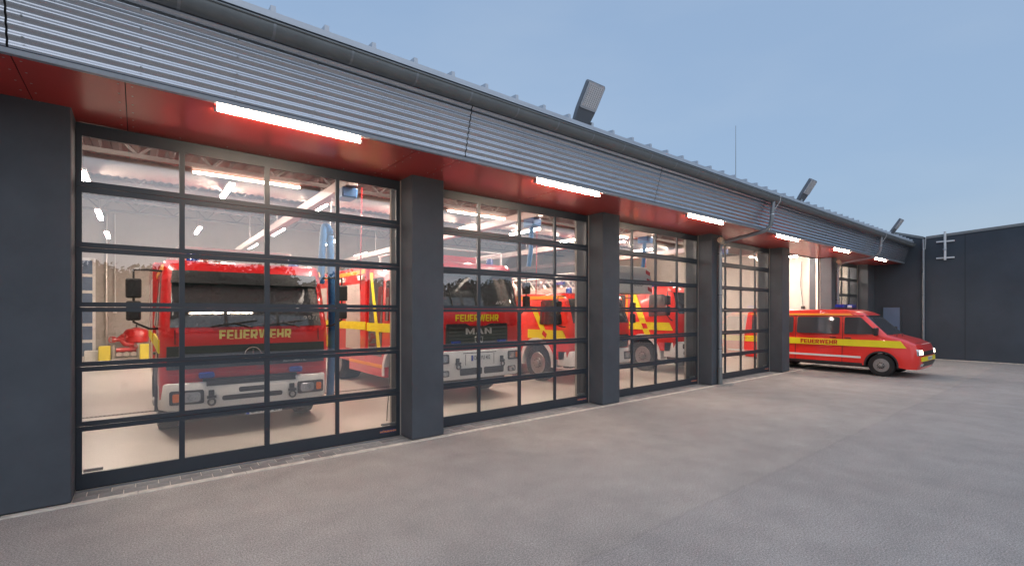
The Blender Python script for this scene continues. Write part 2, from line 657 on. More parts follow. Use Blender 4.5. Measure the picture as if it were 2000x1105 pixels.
# gutter
GC = (5.062, 4.662)
GR = 0.104
m = MB()
prof = []
for k in range(15):
    a = PI + PI * k / 14
    prof.append((GC[0] + GR * math.cos(a), GC[1] + GR * math.sin(a)))
inner = [(GC[0] + (p[0] - GC[0]) * 0.96, GC[1] + (p[1] - GC[1]) * 0.96) for p in reversed(prof)]
m.prism(prof + inner, 'x', XL, XR - 0.16)
gut = sp(m, 'gutter', 'zinc_dark', smooth=40)
sp(MB().tube([(XL, GC[0] - GR - 0.004, GC[1] + 0.006), (XR - 0.16, GC[0] - GR - 0.004, GC[1] + 0.006)], 0.0125, 8), 'gutter_bead', 'zinc_dark', smooth=60)
mc = MB().prism([(p[0], p[1]) for p in prof], 'x', XR - 0.165, XR - 0.155)
sp(mc, 'gutter_end_cap', 'zinc_dark')
bm_ = MB()
pr2 = [(GC[0] + (p[0] - GC[0]) * 1.022, GC[1] + (p[1] - GC[1]) * 1.022) for p in prof]
in2 = [(GC[0] + (p[0] - GC[0]) * 1.001, GC[1] + (p[1] - GC[1]) * 1.001) for p in reversed(prof)]
bm_.prism(pr2 + in2, 'x', -0.012, 0.012)
bm_.v = [(a[0], a[1] - ST.y, a[2]) for a in bm_.v]
bme = bm_.mesh('gutter_bracket', 40)
x = 1.03 - 0.752 * 10
while x < XR - 0.3:
    link('gutter_bracket', bme, 'zinc_pipe', gut, (x - ST.x, 0, 0))
    x += 0.752

# roof
sp(MB().prism([(5.035, 4.735), (5.02, 4.738), (5.018, 4.80), (5.16, 4.815), (5.16, 4.805), (5.035, 4.79)], 'x', XL, XR - 0.12), 'eaves_flashing', 'roof_metal')
ya, yb = 5.04, YB + 0.4
m = MB()
m.add([(XL - 0.3, ya, roof_z(ya) + 0.012), (XR - 0.12, ya, roof_z(ya) + 0.012), (XR - 0.12, yb, roof_z(yb)), (XL - 0.3, yb, roof_z(yb)),
       (XL - 0.3, ya, roof_z(ya) - 0.02), (XR - 0.12, ya, roof_z(ya) - 0.02), (XR - 0.12, yb, roof_z(yb) - 0.05), (XL - 0.3, yb, roof_z(yb) - 0.05)],
      [(0, 1, 2, 3), (7, 6, 5, 4), (0, 4, 5, 1), (1, 5, 6, 2), (2, 6, 7, 3), (3, 7, 4, 0)])
roof = sp(m, 'roof', 'roof_metal')
x = 1.03 - 0.507 * 16
rb = MB()
rb.add([(-0.026, ya, roof_z(ya)), (0.026, ya, roof_z(ya)), (0.022, ya, roof_z(ya) + 0.070), (-0.022, ya, roof_z(ya) + 0.070),
        (-0.026, yb, roof_z(yb)), (0.026, yb, roof_z(yb)), (0.022, yb, roof_z(yb) + 0.070), (-0.022, yb, roof_z(yb) + 0.070)],
       [(0, 1, 2, 3), (7, 6, 5, 4), (0, 4, 5, 1), (1, 5, 6, 2), (2, 6, 7, 3), (3, 7, 4, 0)])
rb.v = [(a[0], a[1] - ST.y, a[2]) for a in rb.v]
rbm = rb.mesh('roof_rib')
while x < XR - 0.2:
    link('roof_rib', rbm, 'roof_metal', roof, (x - ST.x, 0, 0))
    x += 0.507

# hall ceiling: trapezoid deck, lattice trusses
m = MB()
vs, fs = [], []
x = XL
j = 0
ztop = 0.10
while x < XR:
    for dx, dz in ((0, 0), (0.10, 0), (0.14, 0.07), (0.26, 0.07)):
        xx = x + dx
        vs += [(xx, YD + 0.3, roof_z(YD) - 0.20 + dz), (xx, YB, roof_z(YB) - 0.20 + dz)]
        j += 1
        if j > 1:
            k = 2 * (j - 1)
            fs.append((k - 2, k - 1, k + 1, k))
    x += 0.30
m.add(vs, fs)
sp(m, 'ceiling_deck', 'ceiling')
for ty in (9.6, 13.4, 17.2, 21.0):
    zt = roof_z(ty) - 0.25
    t = MB()
    t.box(XL, XPART, ty - 0.05, ty + 0.05, zt - 0.08, zt)
    t.box(XL, XPART, ty - 0.04, ty + 0.04, zt - 0.60, zt - 0.53)
    x = XL
    up = True
    while x < XPART - 0.5:
        a, b = (zt - 0.55, zt - 0.05) if up else (zt - 0.05, zt - 0.55)
        t.tube([(x, ty, a), (x + 0.5, ty, b)], 0.022, 6)
        x += 0.5
        up = not up
    sp(t, 'roof_truss', 'steel_beam')

# back wall fittings: rear bay door with window bands, pipes
rd = MB().box(-4.9, -1.30, YB - 0.06, YB - 0.002, 0.02, 4.0)
rdo = sp(rd, 'rear_door', 'white_paint')
for k in range(6):
    z0 = 0.20 + k * 0.635
    for j in range(4):
        xx = -4.8 + j * 0.87
        mb = MB().box(xx - ST.x, xx + 0.80 - ST.x, YB - 0.075 - ST.y, YB - 0.062 - ST.y, z0, z0 + 0.52)
        mb.build('rear_pane', 'painted_sky_glass', rdo)

# sectional bay doors
tops = [3.770, 3.173, 2.538, 1.903, 1.268, 0.633]
bots = [3.295, 2.643, 2.006, 1.371, 0.736, 0.180]
cuts = [3.90, 3.234, 2.590, 1.9545, 1.3195, 0.6845, 0.020]
panex = [(0.052, 0.897), (0.952, 1.801), (1.861, 2.705), (2.755, 3.613)]
DW = S - PW
# a pane with front and back face: insulated double glazing
rnd = random.Random(3)


def bay_door(k):
    bx = X0 + k * S
    fr = MB()   # guide frame beside and above the leaf
    fr.box(bx + 0.001, bx + 0.030, YD + 0.045, YD + 0.12, 0.016, ZS - 0.004)
    fr.box(bx + DW - 0.030, bx + DW - 0.001, YD + 0.045, YD + 0.12, 0.016, ZS - 0.004)
    fr.box(bx + 0.030, bx + DW - 0.030, YD + 0.045, YD + 0.12, 3.80, ZS - 0.004)
    door = sp(fr, 'bay_door', 'door_metal')
    off = Vector((bx, YD, 0)) - ST
    for i in range(6):
        f = MB()
        za, zb_ = cuts[i + 1] + 0.003, cuts[i] - 0.003
        gz0, gz1 = bots[i], tops[i]
        f.box(0.004, DW - 0.004, 0.0, 0.04, za, gz0)
        f.box(0.004, DW - 0.004, 0.0, 0.04, gz1, zb_)
        xs = [0.004] + [q for p in panex for q in p] + [DW - 0.004]
        for j in range(0, len(xs), 2):
            f.box(xs[j], xs[j + 1], 0.001 if j not in (0, 8) else 0.0, 0.039, gz0, gz1)
        f.v = [(a[0] + off.x, a[1] + off.y, a[2] + off.z) for a in f.v]
        f.build('door_section', 'door_metal', door)
        for (pa, pb) in panex:
            p = MB()
            hw, hh = (pb - pa) / 2 + 0.006, (gz1 - gz0) / 2 + 0.006
            p.add([(-hw, -0.010, -hh), (hw, -0.010, -hh), (hw, -0.010, hh), (-hw, -0.010, hh)], [(0, 1, 2, 3)])
            p.add([(-hw, 0.010, -hh), (hw, 0.010, -hh), (hw, 0.010, hh), (-hw, 0.010, hh)], [(0, 1, 2, 3)])
            o = p.build('pane', 'pane_glass', door)
            o.location = off + Vector(((pa + pb) / 2, 0.022, (gz0 + gz1) / 2))
            o.rotation_euler = (rnd.uniform(-0.0035, 0.0035), 0, rnd.uniform(-0.0035, 0.0035))
    # rubber seal, sticker, pull cord
    b = MB().box(off.x + 0.004, off.x + DW - 0.004, off.y + 0.004, off.y + 0.036, 0.013, 0.021)
    b.build('bottom_seal', 'rubber_seal', door)
    s_ = MB().box(off.x + 3.36, off.x + 3.60, off.y - 0.003, off.y + 0.001, 0.085, 0.130)
    s_.build('sticker', 'sticker_blue', door)
    t = text_front('H\u00d6RMANN', 0.040, (off.x + 3.48, off.y - 0.004, 0.106), 'letter_orange', door, bold=0.001, sx=1.25, depth=0.0008)
    c = MB().tube([(off.x + 3.53, off.y + 0.09, 0.62), (off.x + 3.51, off.y + 0.10, 0.40), (off.x + 3.50, off.y + 0.09, 0.24)], 0.006, 6)
    c.build('pull_cord', 'ink', door)
    c = MB().box(off.x + 3.40, off.x + 3.62, off.y + 0.042, off.y + 0.075, 0.185, 0.215)
    c.box(off.x + 0.06, off.x + 0.22, off.y + 0.042, off.y + 0.075, 0.185, 0.215)
    c.build('foot_bracket', 'zinc_dark', door)
    return door


for k in (0, 1, 2, 3, 5):
    bay_door(k)
# light metal edge strip beside every opening
for k in range(6):
    bx = X0 + k * S
    sp(MB().box(bx + DW - 0.016, bx + DW - 0.001, YD - 0.012, YD - 0.002, 0.02, ZS - 0.01), 'edge_strip', 'alu')
# raised leaf of the open bay: horizontal under the ceiling
sp(MB().box(X0 + 4 * S + 0.02, X0 + 4 * S + DW - 0.02, YD + 0.35, YD + 3.9, 4.30, 4.34), 'raised_door_leaf', 'door_metal')
for xx in (X0 + 4 * S + 0.015, X0 + 4 * S + DW - 0.055):
    sp(MB().box(xx, xx + 0.04, YD + 0.05, YD + 0.12, 0.016, ZS - 0.004), 'door_track', 'alu')

# paved thresholds
for k in range(6):
    bx = X0 + k * S
    ps = empty('paved_threshold', (bx, 6.384, 0))
    tag(ps, kind='structure')
    MB().box(0.0, DW, 0.0, 0.352, -0.03, 0.004).build('joint_sand', 'joint_sand', ps)
    MB().box(0.0, DW, 0.322, 0.352, -0.03, 0.017).build('steel_edge', 'zinc_pipe', ps)
    pm = {}
    for row in range(2):
        y0 = 0.004 + row * 0.160
        x = -0.1 if row else 0.0
        n = 0
        while x < DW - 0.03:
            a, b = max(0.004, x + 0.004), min(DW - 0.004, x + 0.196)
            if b - a > 0.03:
                key = (row, round(b - a, 3), rnd.randrange(3))
                if key not in pm:
                    pm[key] = MB().box(0, b - a, 0, 0.152, -0.03, 0.010).mesh('paver', bevel=0.004)
                    pm[key].materials.append(M['paver_%d' % key[2]])
                o = link('paver', pm[key], None, ps, (a, y0, rnd.uniform(-0.0015, 0.002)))
            x += 0.2

# ------------------------------------------------------------------ downpipes (parts of the station)


def downpipe(xo, xv, foot=True):
    path = [(xo, 5.062, 4.585), (xo, 5.075, 4.45), (xo, 5.10, 4.12), (xo, 5.13, 3.99), (xo - 0.005, 5.22, 3.90),
            (xo - 0.02, 5.36, 3.865)]
    xm = xv
    path += [(xm + 0.01, 6.08, 3.735), (xm, 6.22, 3.70), (xm, 6.30, 3.62), (xm, 6.315, 3.50)]
    d = sp(MB().tube(path + [(xm, 6.315, 0.45)], 0.048, 14), 'downpipe', 'zinc_pipe', smooth=50)
    o = -ST
    MB().tube([(xm + o.x, 6.315 + o.y, 0.47), (xm + o.x, 6.315 + o.y, 0.03)], 0.058, 14).build('standpipe', 'zinc_dark', d, smooth=50)
    for z in (3.42, 2.35, 0.95):
        c = MB().lathe([(0.050, -0.012), (0.054, -0.010), (0.054, 0.010), (0.050, 0.012)], 'z', (xm + o.x, 6.315 + o.y, z), 14)
        c.box(xm + o.x - 0.012, xm + o.x + 0.012, 6.36 + o.y, 6.39 + o.y, z - 0.012, z + 0.012)
        c.build('pipe_clip', 'galv', d)
    MB().lathe([(0.050, -0.012), (0.055, -0.010), (0.055, 0.010), (0.050, 0.012)], 'z', (xo + o.x, 5.088 + o.y, 4.26), 14).build('pipe_clip', 'galv', d)
    # pale branch piece at the upper elbow
    MB().tube([(xm + o.x - 0.16, 6.24 + o.y, 3.76), (xm + o.x - 0.15, 6.24 + o.y, 3.76), (xm + o.x + 0.06, 6.245 + o.y, 3.70), (xm + o.x + 0.08, 6.245 + o.y, 3.695)], [0.060, 0.076, 0.076, 0.060], 14).tube([(xm + o.x - 0.24, 6.24 + o.y, 3.765), (xm + o.x - 0.16, 6.24 + o.y, 3.76)], 0.016, 8).build('branch_piece', 'cream_plastic', d, smooth=50)
    # pale cable from the gutter to the pipe
    MB().tube([(xo + 0.12 + o.x, 4.94 + o.y, 4.70), (xo + 0.13 + o.x, 4.96 + o.y, 4.58), (xo + 0.09 + o.x, 5.02 + o.y, 4.46), (xo + 0.05 + o.x, 5.07 + o.y, 4.36)], 0.008, 6).build('earth_wire', 'bracket_white', d)


downpipe(12.05, 11.90)
downpipe(20.75, 20.45)
gv = MB()
for i in range(90):
    a, r0 = rnd.uniform(0, 2 * PI), 0.26 * math.sqrt(rnd.random())
    c = Vector((11.98 + r0 * math.cos(a) * 1.5, 6.22 + r0 * math.sin(a) * 0.6, 0.012))
    s = rnd.uniform(0.008, 0.022)
    gv.add([c + Vector(p) * s for p in ((1, 0, 0), (0, 1, 0.1), (-1, 0.1, 0), (0, -1, 0), (0.1, 0, 0.9), (0, 0, -0.7))],
           [(0, 1, 4), (1, 2, 4), (2, 3, 4), (3, 0, 4), (1, 0, 5), (2, 1, 5), (3, 2, 5), (0, 3, 5)])
tag(gv.build('gravel', 'gravel'), 'small patch of grey gravel at the foot of the near downpipe', 'gravel', kind='stuff')

# ------------------------------------------------------------------ annex building on the right
an = empty('annex_building', (XR, 0, 0))
tag(an, 'plain dark blue-grey annex wall closing the yard on the right', 'building')
poly = [(-9.0, 0.0), (YP - 0.002, 0.0), (YP - 0.002, 5.42), (4.70, 4.93), (-9.0, 5.74)]
poly = [(-9.0, 0.006), (12.0, 0.006), (12.0, 6.30), (5.7, 5.26), (4.70, 4.93), (-9.0, 5.74)]
MB().prism(poly, 'x', 0.0, 9.0).build('wall', 'annex_blue', an)
cp = MB()
for (ya_, za_), (yb_, zb_) in (((-9.0, 5.745), (4.66, 4.938)), ((4.74, 4.948), (5.7, 5.268)), ((5.7, 5.268), (12.0, 6.31))):
    cp.add([(-0.03, ya_, za_ - 0.07), (-0.03, yb_, zb_ - 0.07), (-0.03, yb_, zb_ + 0.03), (-0.03, ya_, za_ + 0.03),
            (0.4, ya_, za_ - 0.07), (0.4, yb_, zb_ - 0.07), (0.4, yb_, zb_ + 0.03), (0.4, ya_, za_ + 0.03)],
           [(0, 1, 2, 3), (7, 6, 5, 4), (0, 4, 5, 1), (1, 5, 6, 2), (2, 6, 7, 3), (3, 7, 4, 0)])
cp.build('coping', 'zinc_dark', an)
MB().box(-0.0035, 0.0, 3.498, 3.510, 0.02, 4.93).build('panel_joint', 'backing', an)
MB().box(-0.05, 0.0, -9.0, 6.28, 0.0, 0.03).build('plinth', 'strip_concrete', an)
d = MB().tube([(-0.06, 4.735, 4.86), (-0.06, 4.735, 0.02)], 0.045, 12).build('downpipe', 'zinc_pipe', an, smooth=50)
for z in (4.45, 3.52, 2.58, 1.60, 0.62):
    MB().lathe([(0.047, -0.012), (0.053, -0.010), (0.053, 0.010), (0.047, 0.012)], 'z', (-0.06, 4.735, z), 12).build('pipe_clip', 'galv', d)
MB().tube([(-0.06, 4.66, 4.92), (-0.10, 4.655, 4.72), (-0.06, 4.675, 4.45)], 0.008, 6).build('earth_wire', 'bracket_white', d)
w = MB().box(-0.03, 0.0, 5.44, 6.12, 0.96, 2.16).build('window', 'door_metal', an)
MB().box(-0.034, -0.031, 5.50, 6.06, 1.03, 2.10).build('window_pane', 'painted_sky_glass', w)
MB().box(-0.06, 0.0, 5.40, 6.16, 0.92, 0.955).build('window_sill', 'zinc_pipe', w)

br = empty('wall_bracket', (XR - 0.05, 4.07, 3.96))
tag(br, 'pale metal pole bracket with two crossbars high on the annex wall', 'bracket')
MB().tube([(-0.05, 0, 0), (-0.05, 0, 1.12)], 0.040, 12).build('pole', 'bracket_white', br, smooth=50)
for z in (0.09, 0.74):
    MB().box(-0.014, 0.035, -0.27, 0.27, z - 0.028, z + 0.028).build('crossbar', 'bracket_white', br, bevel=0.006)
MB().box(-0.10, -0.015, -0.06, 0.06, 0.40, 0.43).build('clamp', 'galv', br)

# ------------------------------------------------------------------ lamps
OUT_NAMES = ['lit strip light under the soffit in front of the leftmost bay door',
             'lit strip light under the soffit before the second bay door',
             'lit strip light under the soffit before the third bay door',
             'lit strip light just right of the near downpipe under the soffit',
             'lit strip light under the soffit above the parked van',
             'lit strip light nearest the annex wall under the soffit']
for k in range(6):
    xa = 0.60 + k * 4.175
    o = empty('strip_light', (xa, 5.43, ZS))
    tag(o, OUT_NAMES[k], 'lamp', 'strip lights under the soffit')
    MB().box(0.02, 1.43, 0.020, 0.052, -0.0075, -0.001).build('housing', 'lamp_body', o)
    MB().box(0.01, 1.44, 0.014, 0.056, -0.038, -0.009).build('diffuser', 'lamp_glow_out', o, bevel=0.012, bseg=2)
    MB().box(-0.012, 0.009, 0.008, 0.064, -0.045, -0.001).build('end_cap', 'lamp_body', o)
    MB().box(1.441, 1.462, 0.008, 0.064, -0.045, -0.001).build('end_cap', 'lamp_body', o)

ORD = ['first', 'second', 'third', 'fourth']
LANE = {-1: 'left of the leftmost bay', 0: 'between the first and second bays', 1: 'between the second and third bays', 2: 'between the third and fourth bays',
        3: 'between the fourth and fifth bays', 4: 'along the pale wall of the open bay', 5: 'in the last bay by the annex'}
BAYN = ['leftmost', 'second', 'third', 'fourth', 'open fifth']
for bay in range(-1, 6):
    for row in range(4):
        if (bay > 1 and row > 1) or (bay == 4 and row):
            continue
        xx = X0 + bay * S + DW + PW / 2 if bay < 4 else (19.3 if bay == 4 else 23.6)
        yy = 7.25 + row * 4.1  # first row shifted forward, hidden behind the lintel, to light the truck fronts
        zz = 4.42 if bay < 4 else 4.0
        o = empty('hall_light', (xx, yy, zz))
        tag(o, '%s hall strip light from the doors, hung %s' % (ORD[row], LANE[bay]), 'lamp', 'strip lights in the vehicle hall')
        MB().box(-0.06, 0.06, 0, 1.5, 0.0, 0.05).build('housing', 'lamp_body', o)
        MB().box(-0.035, 0.035, 0.02, 1.48, -0.040, -0.0005).build('diffuser', 'lamp_glow', o)
        hz = roof_z(yy) - 0.20 - zz
        MB().tube([(0, 0.3, 0.05), (0, 0.3, hz)], 0.006, 6).tube([(0, 1.2, 0.05), (0, 1.2, hz + 0.075)], 0.006, 6).build('hanger', 'steel_beam', o)

# extra lights over the parking lanes
for bay in range(5):
    for row in range(2):
        if bay > 1 and row:
            continue
        xx = X0 + bay * S + DW / 2 + 0.2
        yy = 11.2 + row * 6.4
        zz = 4.55
        o = empty('hall_light', (xx, yy, zz))
        tag(o, '%s strip light hung over the middle of the %s bay' % (('nearer', 'farther')[row], BAYN[bay]), 'lamp', 'strip lights in the vehicle hall')
        MB().box(-0.06, 0.06, 0, 1.5, 0.0, 0.05).build('housing', 'lamp_body', o)
        MB().box(-0.035, 0.035, 0.02, 1.48, -0.040, -0.0005).build('diffuser', 'lamp_glow', o)
        hz = roof_z(yy) - 0.20 - zz
        MB().tube([(0, 0.3, 0.05), (0, 0.3, hz)], 0.006, 6).tube([(0, 1.2, 0.05), (0, 1.2, hz + 0.075)], 0.006, 6).build('hanger', 'steel_beam', o)


def floodlight(xc, label):
    o = empty('floodlight', (xc, 5.10, 4.80))
    tag(o, label, 'floodlight', 'floodlights along the eaves')
    tl = math.atan2(0.34, 0.52)    # leaning out over the eaves
    R = Matrix.Rotation(tl, 4, 'X')

    def bld(mb, name, m, **k):
        mb.v = [tuple(R @ Vector(a)) for a in mb.v]
        return mb.build(name, m, o, **k)
    W2 = 0.185
    bld(MB().prism(rpoly([(-W2 * 0.86, 0.02), (W2 * 0.86, 0.02), (W2, 0.20), (W2, 0.62), (-W2, 0.62), (-W2, 0.20)], 0.035), 'y', 0.0, 0.075),
        'housing', 'flood_body', bevel=0.008)
    bld(MB().prism(rpoly([(-W2 + 0.012, 0.235), (W2 - 0.012, 0.235), (W2 - 0.012, 0.610), (-W2 + 0.012, 0.610)], 0.03), 'y', -0.012, -0.0005), 'front_frame', 'flood_frame')
    gl = bld(MB().prism(rpoly([(-W2 + 0.042, 0.265), (W2 - 0.042, 0.265), (W2 - 0.042, 0.580), (-W2 + 0.042, 0.580)], 0.012), 'y', -0.0145, -0.0122), 'glass', 'flood_glass')
    dots = MB()
    for i in range(7):
        for j in range(11):
            cx, cz = -W2 + 0.06 + i * (2 * W2 - 0.12) / 6, 0.285 + j * 0.0275
            dots.add([(cx - 0.008, -0.0150, cz - 0.008), (cx + 0.008, -0.0150, cz - 0.008), (cx + 0.008, -0.0150, cz + 0.008), (cx - 0.008, -0.0150, cz + 0.008)], [(0, 1, 2, 3)])
    dd = bld(dots, 'led_array', 'lens')
    dd['kind'] = 'stuff'
    dd.parent = gl
    MB().box(-0.10, 0.10, 0.0, 0.10, -0.02, 0.012).tube([(-0.135, 0.03, 0.0), (-0.155, -0.02, 0.10)], 0.012, 6).build('mounting_foot', 'flood_body', o)


floodlight(5.40, 'nearest and largest floodlight leaning out over the eaves')
floodlight(13.76, 'floodlight on the eaves beside the first downpipe, middle of the three')
floodlight(22.15, 'farthest and smallest floodlight on the eaves near the annex')

o = empty('lightning_rod', (14.11, 7.0, roof_z(7.0)))
tag(o, 'thin vertical lightning rod standing on the roof', 'rod')
MB().tube([(0, 0, 0), (0, 0, 1.0), (0, 0, 7.5 - roof_z(7.0))], [0.014, 0.010, 0.006], 6).build('rod', 'zinc_dark', o)
MB().lathe([(0.12, 0.0), (0.12, 0.06), (0.02, 0.09)], 'z', (0, 0, 0.0), 12).build('base', 'strip_concrete', o)

# ------------------------------------------------------------------ vehicles


def fit_text(body, width, height, loc, m, parent, bold=0.0, tilt=0.0, depth=0.003, side=0, name='lettering'):
    me = text_mesh(body, 1.0, 0.0, bold)
    xs = [v.co.x for v in me.vertices]
    ys = [v.co.y for v in me.vertices]
    cx, cy_ = (min(xs) + max(xs)) / 2, (min(ys) + max(ys)) / 2
    sx, sy = width / (max(xs) - min(xs)), height / (max(ys) - min(ys))
    for v in me.vertices:
        v.co.x = (v.co.x - cx) * sx
        v.co.y = (v.co.y - cy_) * sy
    o = link(name, me, m, parent, loc)
    if side:      # reads on the -x flank
        o.rotation_euler = (RAD(90), 0, RAD(-90))
    else:
        o.rotation_euler = (RAD(90) - tilt, 0, 0)
    return o


# heavy block capitals, each a set of strokes in a unit cell
_S = 0.27
GLY = {
    'F': (0.74, [[(0, 0), (_S, 0), (_S, 1), (0, 1)], [(_S, 0.80), (0.74, 0.80), (0.74, 1), (_S, 1)], [(_S, 0.42), (0.66, 0.42), (0.66, 0.61), (_S, 0.61)]]),
    'E': (0.76, [[(0, 0), (_S, 0), (_S, 1), (0, 1)], [(_S, 0.80), (0.75, 0.80), (0.75, 1), (_S, 1)], [(_S, 0.41), (0.70, 0.41), (0.70, 0.59), (_S, 0.59)], [(_S, 0), (0.76, 0), (0.76, 0.20), (_S, 0.20)]]),
    'U': (0.86, [[(0, 0.16), (_S, 0.22), (_S, 1), (0, 1)], [(0.59, 0.22), (0.86, 0.16), (0.86, 1), (0.59, 1)], [(0, 0.16), (0.14, 0), (0.72, 0), (0.86, 0.16), (0.59, 0.22), (_S, 0.22)]]),
    'R': (0.86, [[(0, 0), (_S, 0), (_S, 1), (0, 1)], [(_S, 0.80), (0.56, 0.80), (0.80, 0.94), (0.70, 1), (_S, 1)], [(0.56, 0.80), (0.56, 0.56), (0.82, 0.46), (0.84, 0.70), (0.80, 0.94)],
                 [(_S, 0.37), (0.70, 0.37), (0.82, 0.46), (0.56, 0.56), (_S, 0.56)], [(0.34, 0.37), (0.57, 0), (0.88, 0), (0.63, 0.37)]]),
    'W': (1.24, [[(0, 1), (0.20, 0), (0.45, 0), (0.27, 1)], [(0.32, 0.3), (0.45, 0), (0.69, 1.0), (0.52, 1.0)], [(0.55, 1.0), (0.70, 0.5), (0.79, 0), (0.92, 0.3), (0.72, 1.0)], [(0.97, 1), (0.79, 0), (1.04, 0), (1.24, 1)]]),
    'H': (0.86, [[(0, 0), (_S, 0), (_S, 1), (0, 1)], [(0.59, 0), (0.86, 0), (0.86, 1), (0.59, 1)], [(_S, 0.40), (0.59, 0.40), (0.59, 0.60), (_S, 0.60)]]),
    'M': (1.10, [[(0, 0), (0.24, 0), (0.24, 1), (0, 1)], [(0.86, 0), (1.10, 0), (1.10, 1), (0.86, 1)], [(0.24, 1), (0.24, 0.62), (0.46, 0.05), (0.64, 0.05), (0.55, 0.35)], [(0.86, 1), (0.55, 0.35), (0.64, 0.05), (0.86, 0.62)]]),
    'A': (1.04, [[(0, 0), (0.27, 0), (0.60, 1), (0.38, 1)], [(0.77, 0), (1.04, 0), (0.66, 1), (0.52, 0.76)], [(0.31, 0.18), (0.73, 0.18), (0.68, 0.36), (0.37, 0.36)]]),
    'N': (0.92, [[(0, 0), (0.25, 0), (0.25, 1), (0, 1)], [(0.67, 0), (0.92, 0), (0.92, 1), (0.67, 1)], [(0.25, 1), (0.25, 0.66), (0.67, 0), (0.67, 0.34)]]),
}


def block_text(body, width, height, loc, m, parent, tilt=0.0, side=0):
    """upright block lettering facing -y, or reading on the -x flank"""
    tot = sum(GLY[ch][0] for ch in body) + 0.13 * (len(body) - 1)
    k = width / tot
    mb = MB()
    x = -width / 2
    for ch in body:
        w_, strokes = GLY[ch]
        for q, st_ in enumerate(strokes):
            mb.prism([(x + a * k, (b - 0.5) * height) for a, b in st_], 'y', -0.002 - 0.0004 * q, 0.002)
        x += (w_ + 0.13) * k
    o = mb.build('lettering', m, parent)
    o.location = loc
    o.rotation_euler = (0, 0, RAD(-90)) if side else (-tilt, 0, 0)
    return o


SHF = [(0.0, 0.0), (0.5, 0.0), (0.82, 0.012), (0.93, 0.045), (0.985, 0.11), (1.0, 0.20)]


def interp(tab, x):
    if x <= tab[0][0]:
        return tab[0][1]
    for (a, va), (b, vb) in zip(tab, tab[1:]):
        if x <= b:
            return va + (vb - va) * (x - a) / (b - a) if b > a else vb
    return tab[-1][1]


class Cab:
    """lofted cab shell: side profile pushed back towards the corners, drawn in towards the roof"""

    def __init__(self, hw, front, top, rear_bottom, zwb, zr, tumble=0.05, corner=1.0):
        self.hw, self.front, self.zwb, self.zr, self.tb, self.cn = hw, front, zwb, zr, tumble, corner
        self.prof = [(y, z, 1.0) for (y, z) in front] + top + rear_bottom

    def half(self, z):
        return self.hw * (1 - self.tb * max(0, min(1, (z - self.zwb) / (self.zr - self.zwb))))

    def fy(self, z, x=0.0):
        t = sorted((b, a) for a, b in self.front)
        return interp(t, z) + self.cn * interp(SHF, abs(x) / self.half(z))

    def shell(self):
        st_ = [-1, -0.985, -0.93, -0.82, -0.5, 0, 0.5, 0.82, 0.93, 0.985, 1]
        n = len(self.prof)
        vs = []
        for f in st_:
            for (y, z, w) in self.prof:
                dz = -0.05 if abs(f) == 1 else -0.018 if abs(f) > 0.98 else 0
                up = max(0, min(1, (z - self.zwb) / (self.zr - self.zwb)))
                zz = z + dz * (1 if up > 0.93 else 0)
                vs.append((f * self.half(z), y + w * self.cn * interp(SHF, abs(f)), zz))
        fs = [tuple(range(n)), tuple(range((len(st_) - 1) * n, len(st_) * n))]
        for i in range(len(st_) - 1):
            for k in range(n):
                fs.append((i * n + k, i * n + (k + 1) % n, (i + 1) * n + (k + 1) % n, (i + 1) * n + k))
        return MB().add(vs, fs)

    def patch(self, xa, xb, za, zb, off=0.006, nx=14, nz=4, xa2=None, xb2=None):
        xa2 = xa if xa2 is None else xa2
        xb2 = xb if xb2 is None else xb2
        vs, fs = [], []
        for s_ in (0, 1):
            for j in range(nz + 1):
                t = j / nz
                z = za + (zb - za) * t
                for i in range(nx + 1):
                    u = i / nx
                    x = (xa + (xa2 - xa) * t) * (1 - u) + (xb + (xb2 - xb) * t) * u
                    vs.append((x, self.fy(z, x) - (off if s_ == 0 else -0.02), z))
        N = (nx + 1) * (nz + 1)
        for j in range(nz):
            for i in range(nx):
                a = j * (nx + 1) + i
                fs.append((a, a + 1, a + nx + 2, a + nx + 1))
                fs.append((N + a + nx + 1, N + a + nx + 2, N + a + 1, N + a))
        rim = [j * (nx + 1) for j in range(nz + 1)] + [nz * (nx + 1) + i for i in range(1, nx + 1)]
        rim += [j * (nx + 1) + nx for j in range(nz - 1, -1, -1)] + [i for i in range(nx - 1, 0, -1)]
        for a, b in zip(rim, rim[1:] + rim[:1]):
            fs.append((a, b, N + b, N + a))
        return MB().add(vs, fs)

    def side(self, poly, sgn, off=0.004, thick=0.02):
        n = len(poly)
        vs = [(sgn * (self.half(z) + off), y, z) for y, z in poly] + [(sgn * (self.half(z) - thick), y, z) for y, z in poly]
        fs = [tuple(range(n)), tuple(range(2 * n - 1, n - 1, -1))]
        fs += [(i, (i + 1) % n, n + (i + 1) % n, n + i) for i in range(n)]
        return MB().add(vs, fs)


def arch(yc, zc, r, zb, n=12):
    """points over a wheel from behind it to in front of it"""
    a0 = math.asin(max(-1, min(1, (zb - zc) / r)))
    return [(yc + r * math.cos(a0 + (PI - 2 * a0) * i / n), zc + r * math.sin(a0 + (PI - 2 * a0) * i / n), 0.0) for i in range(n + 1)]


WM = {}


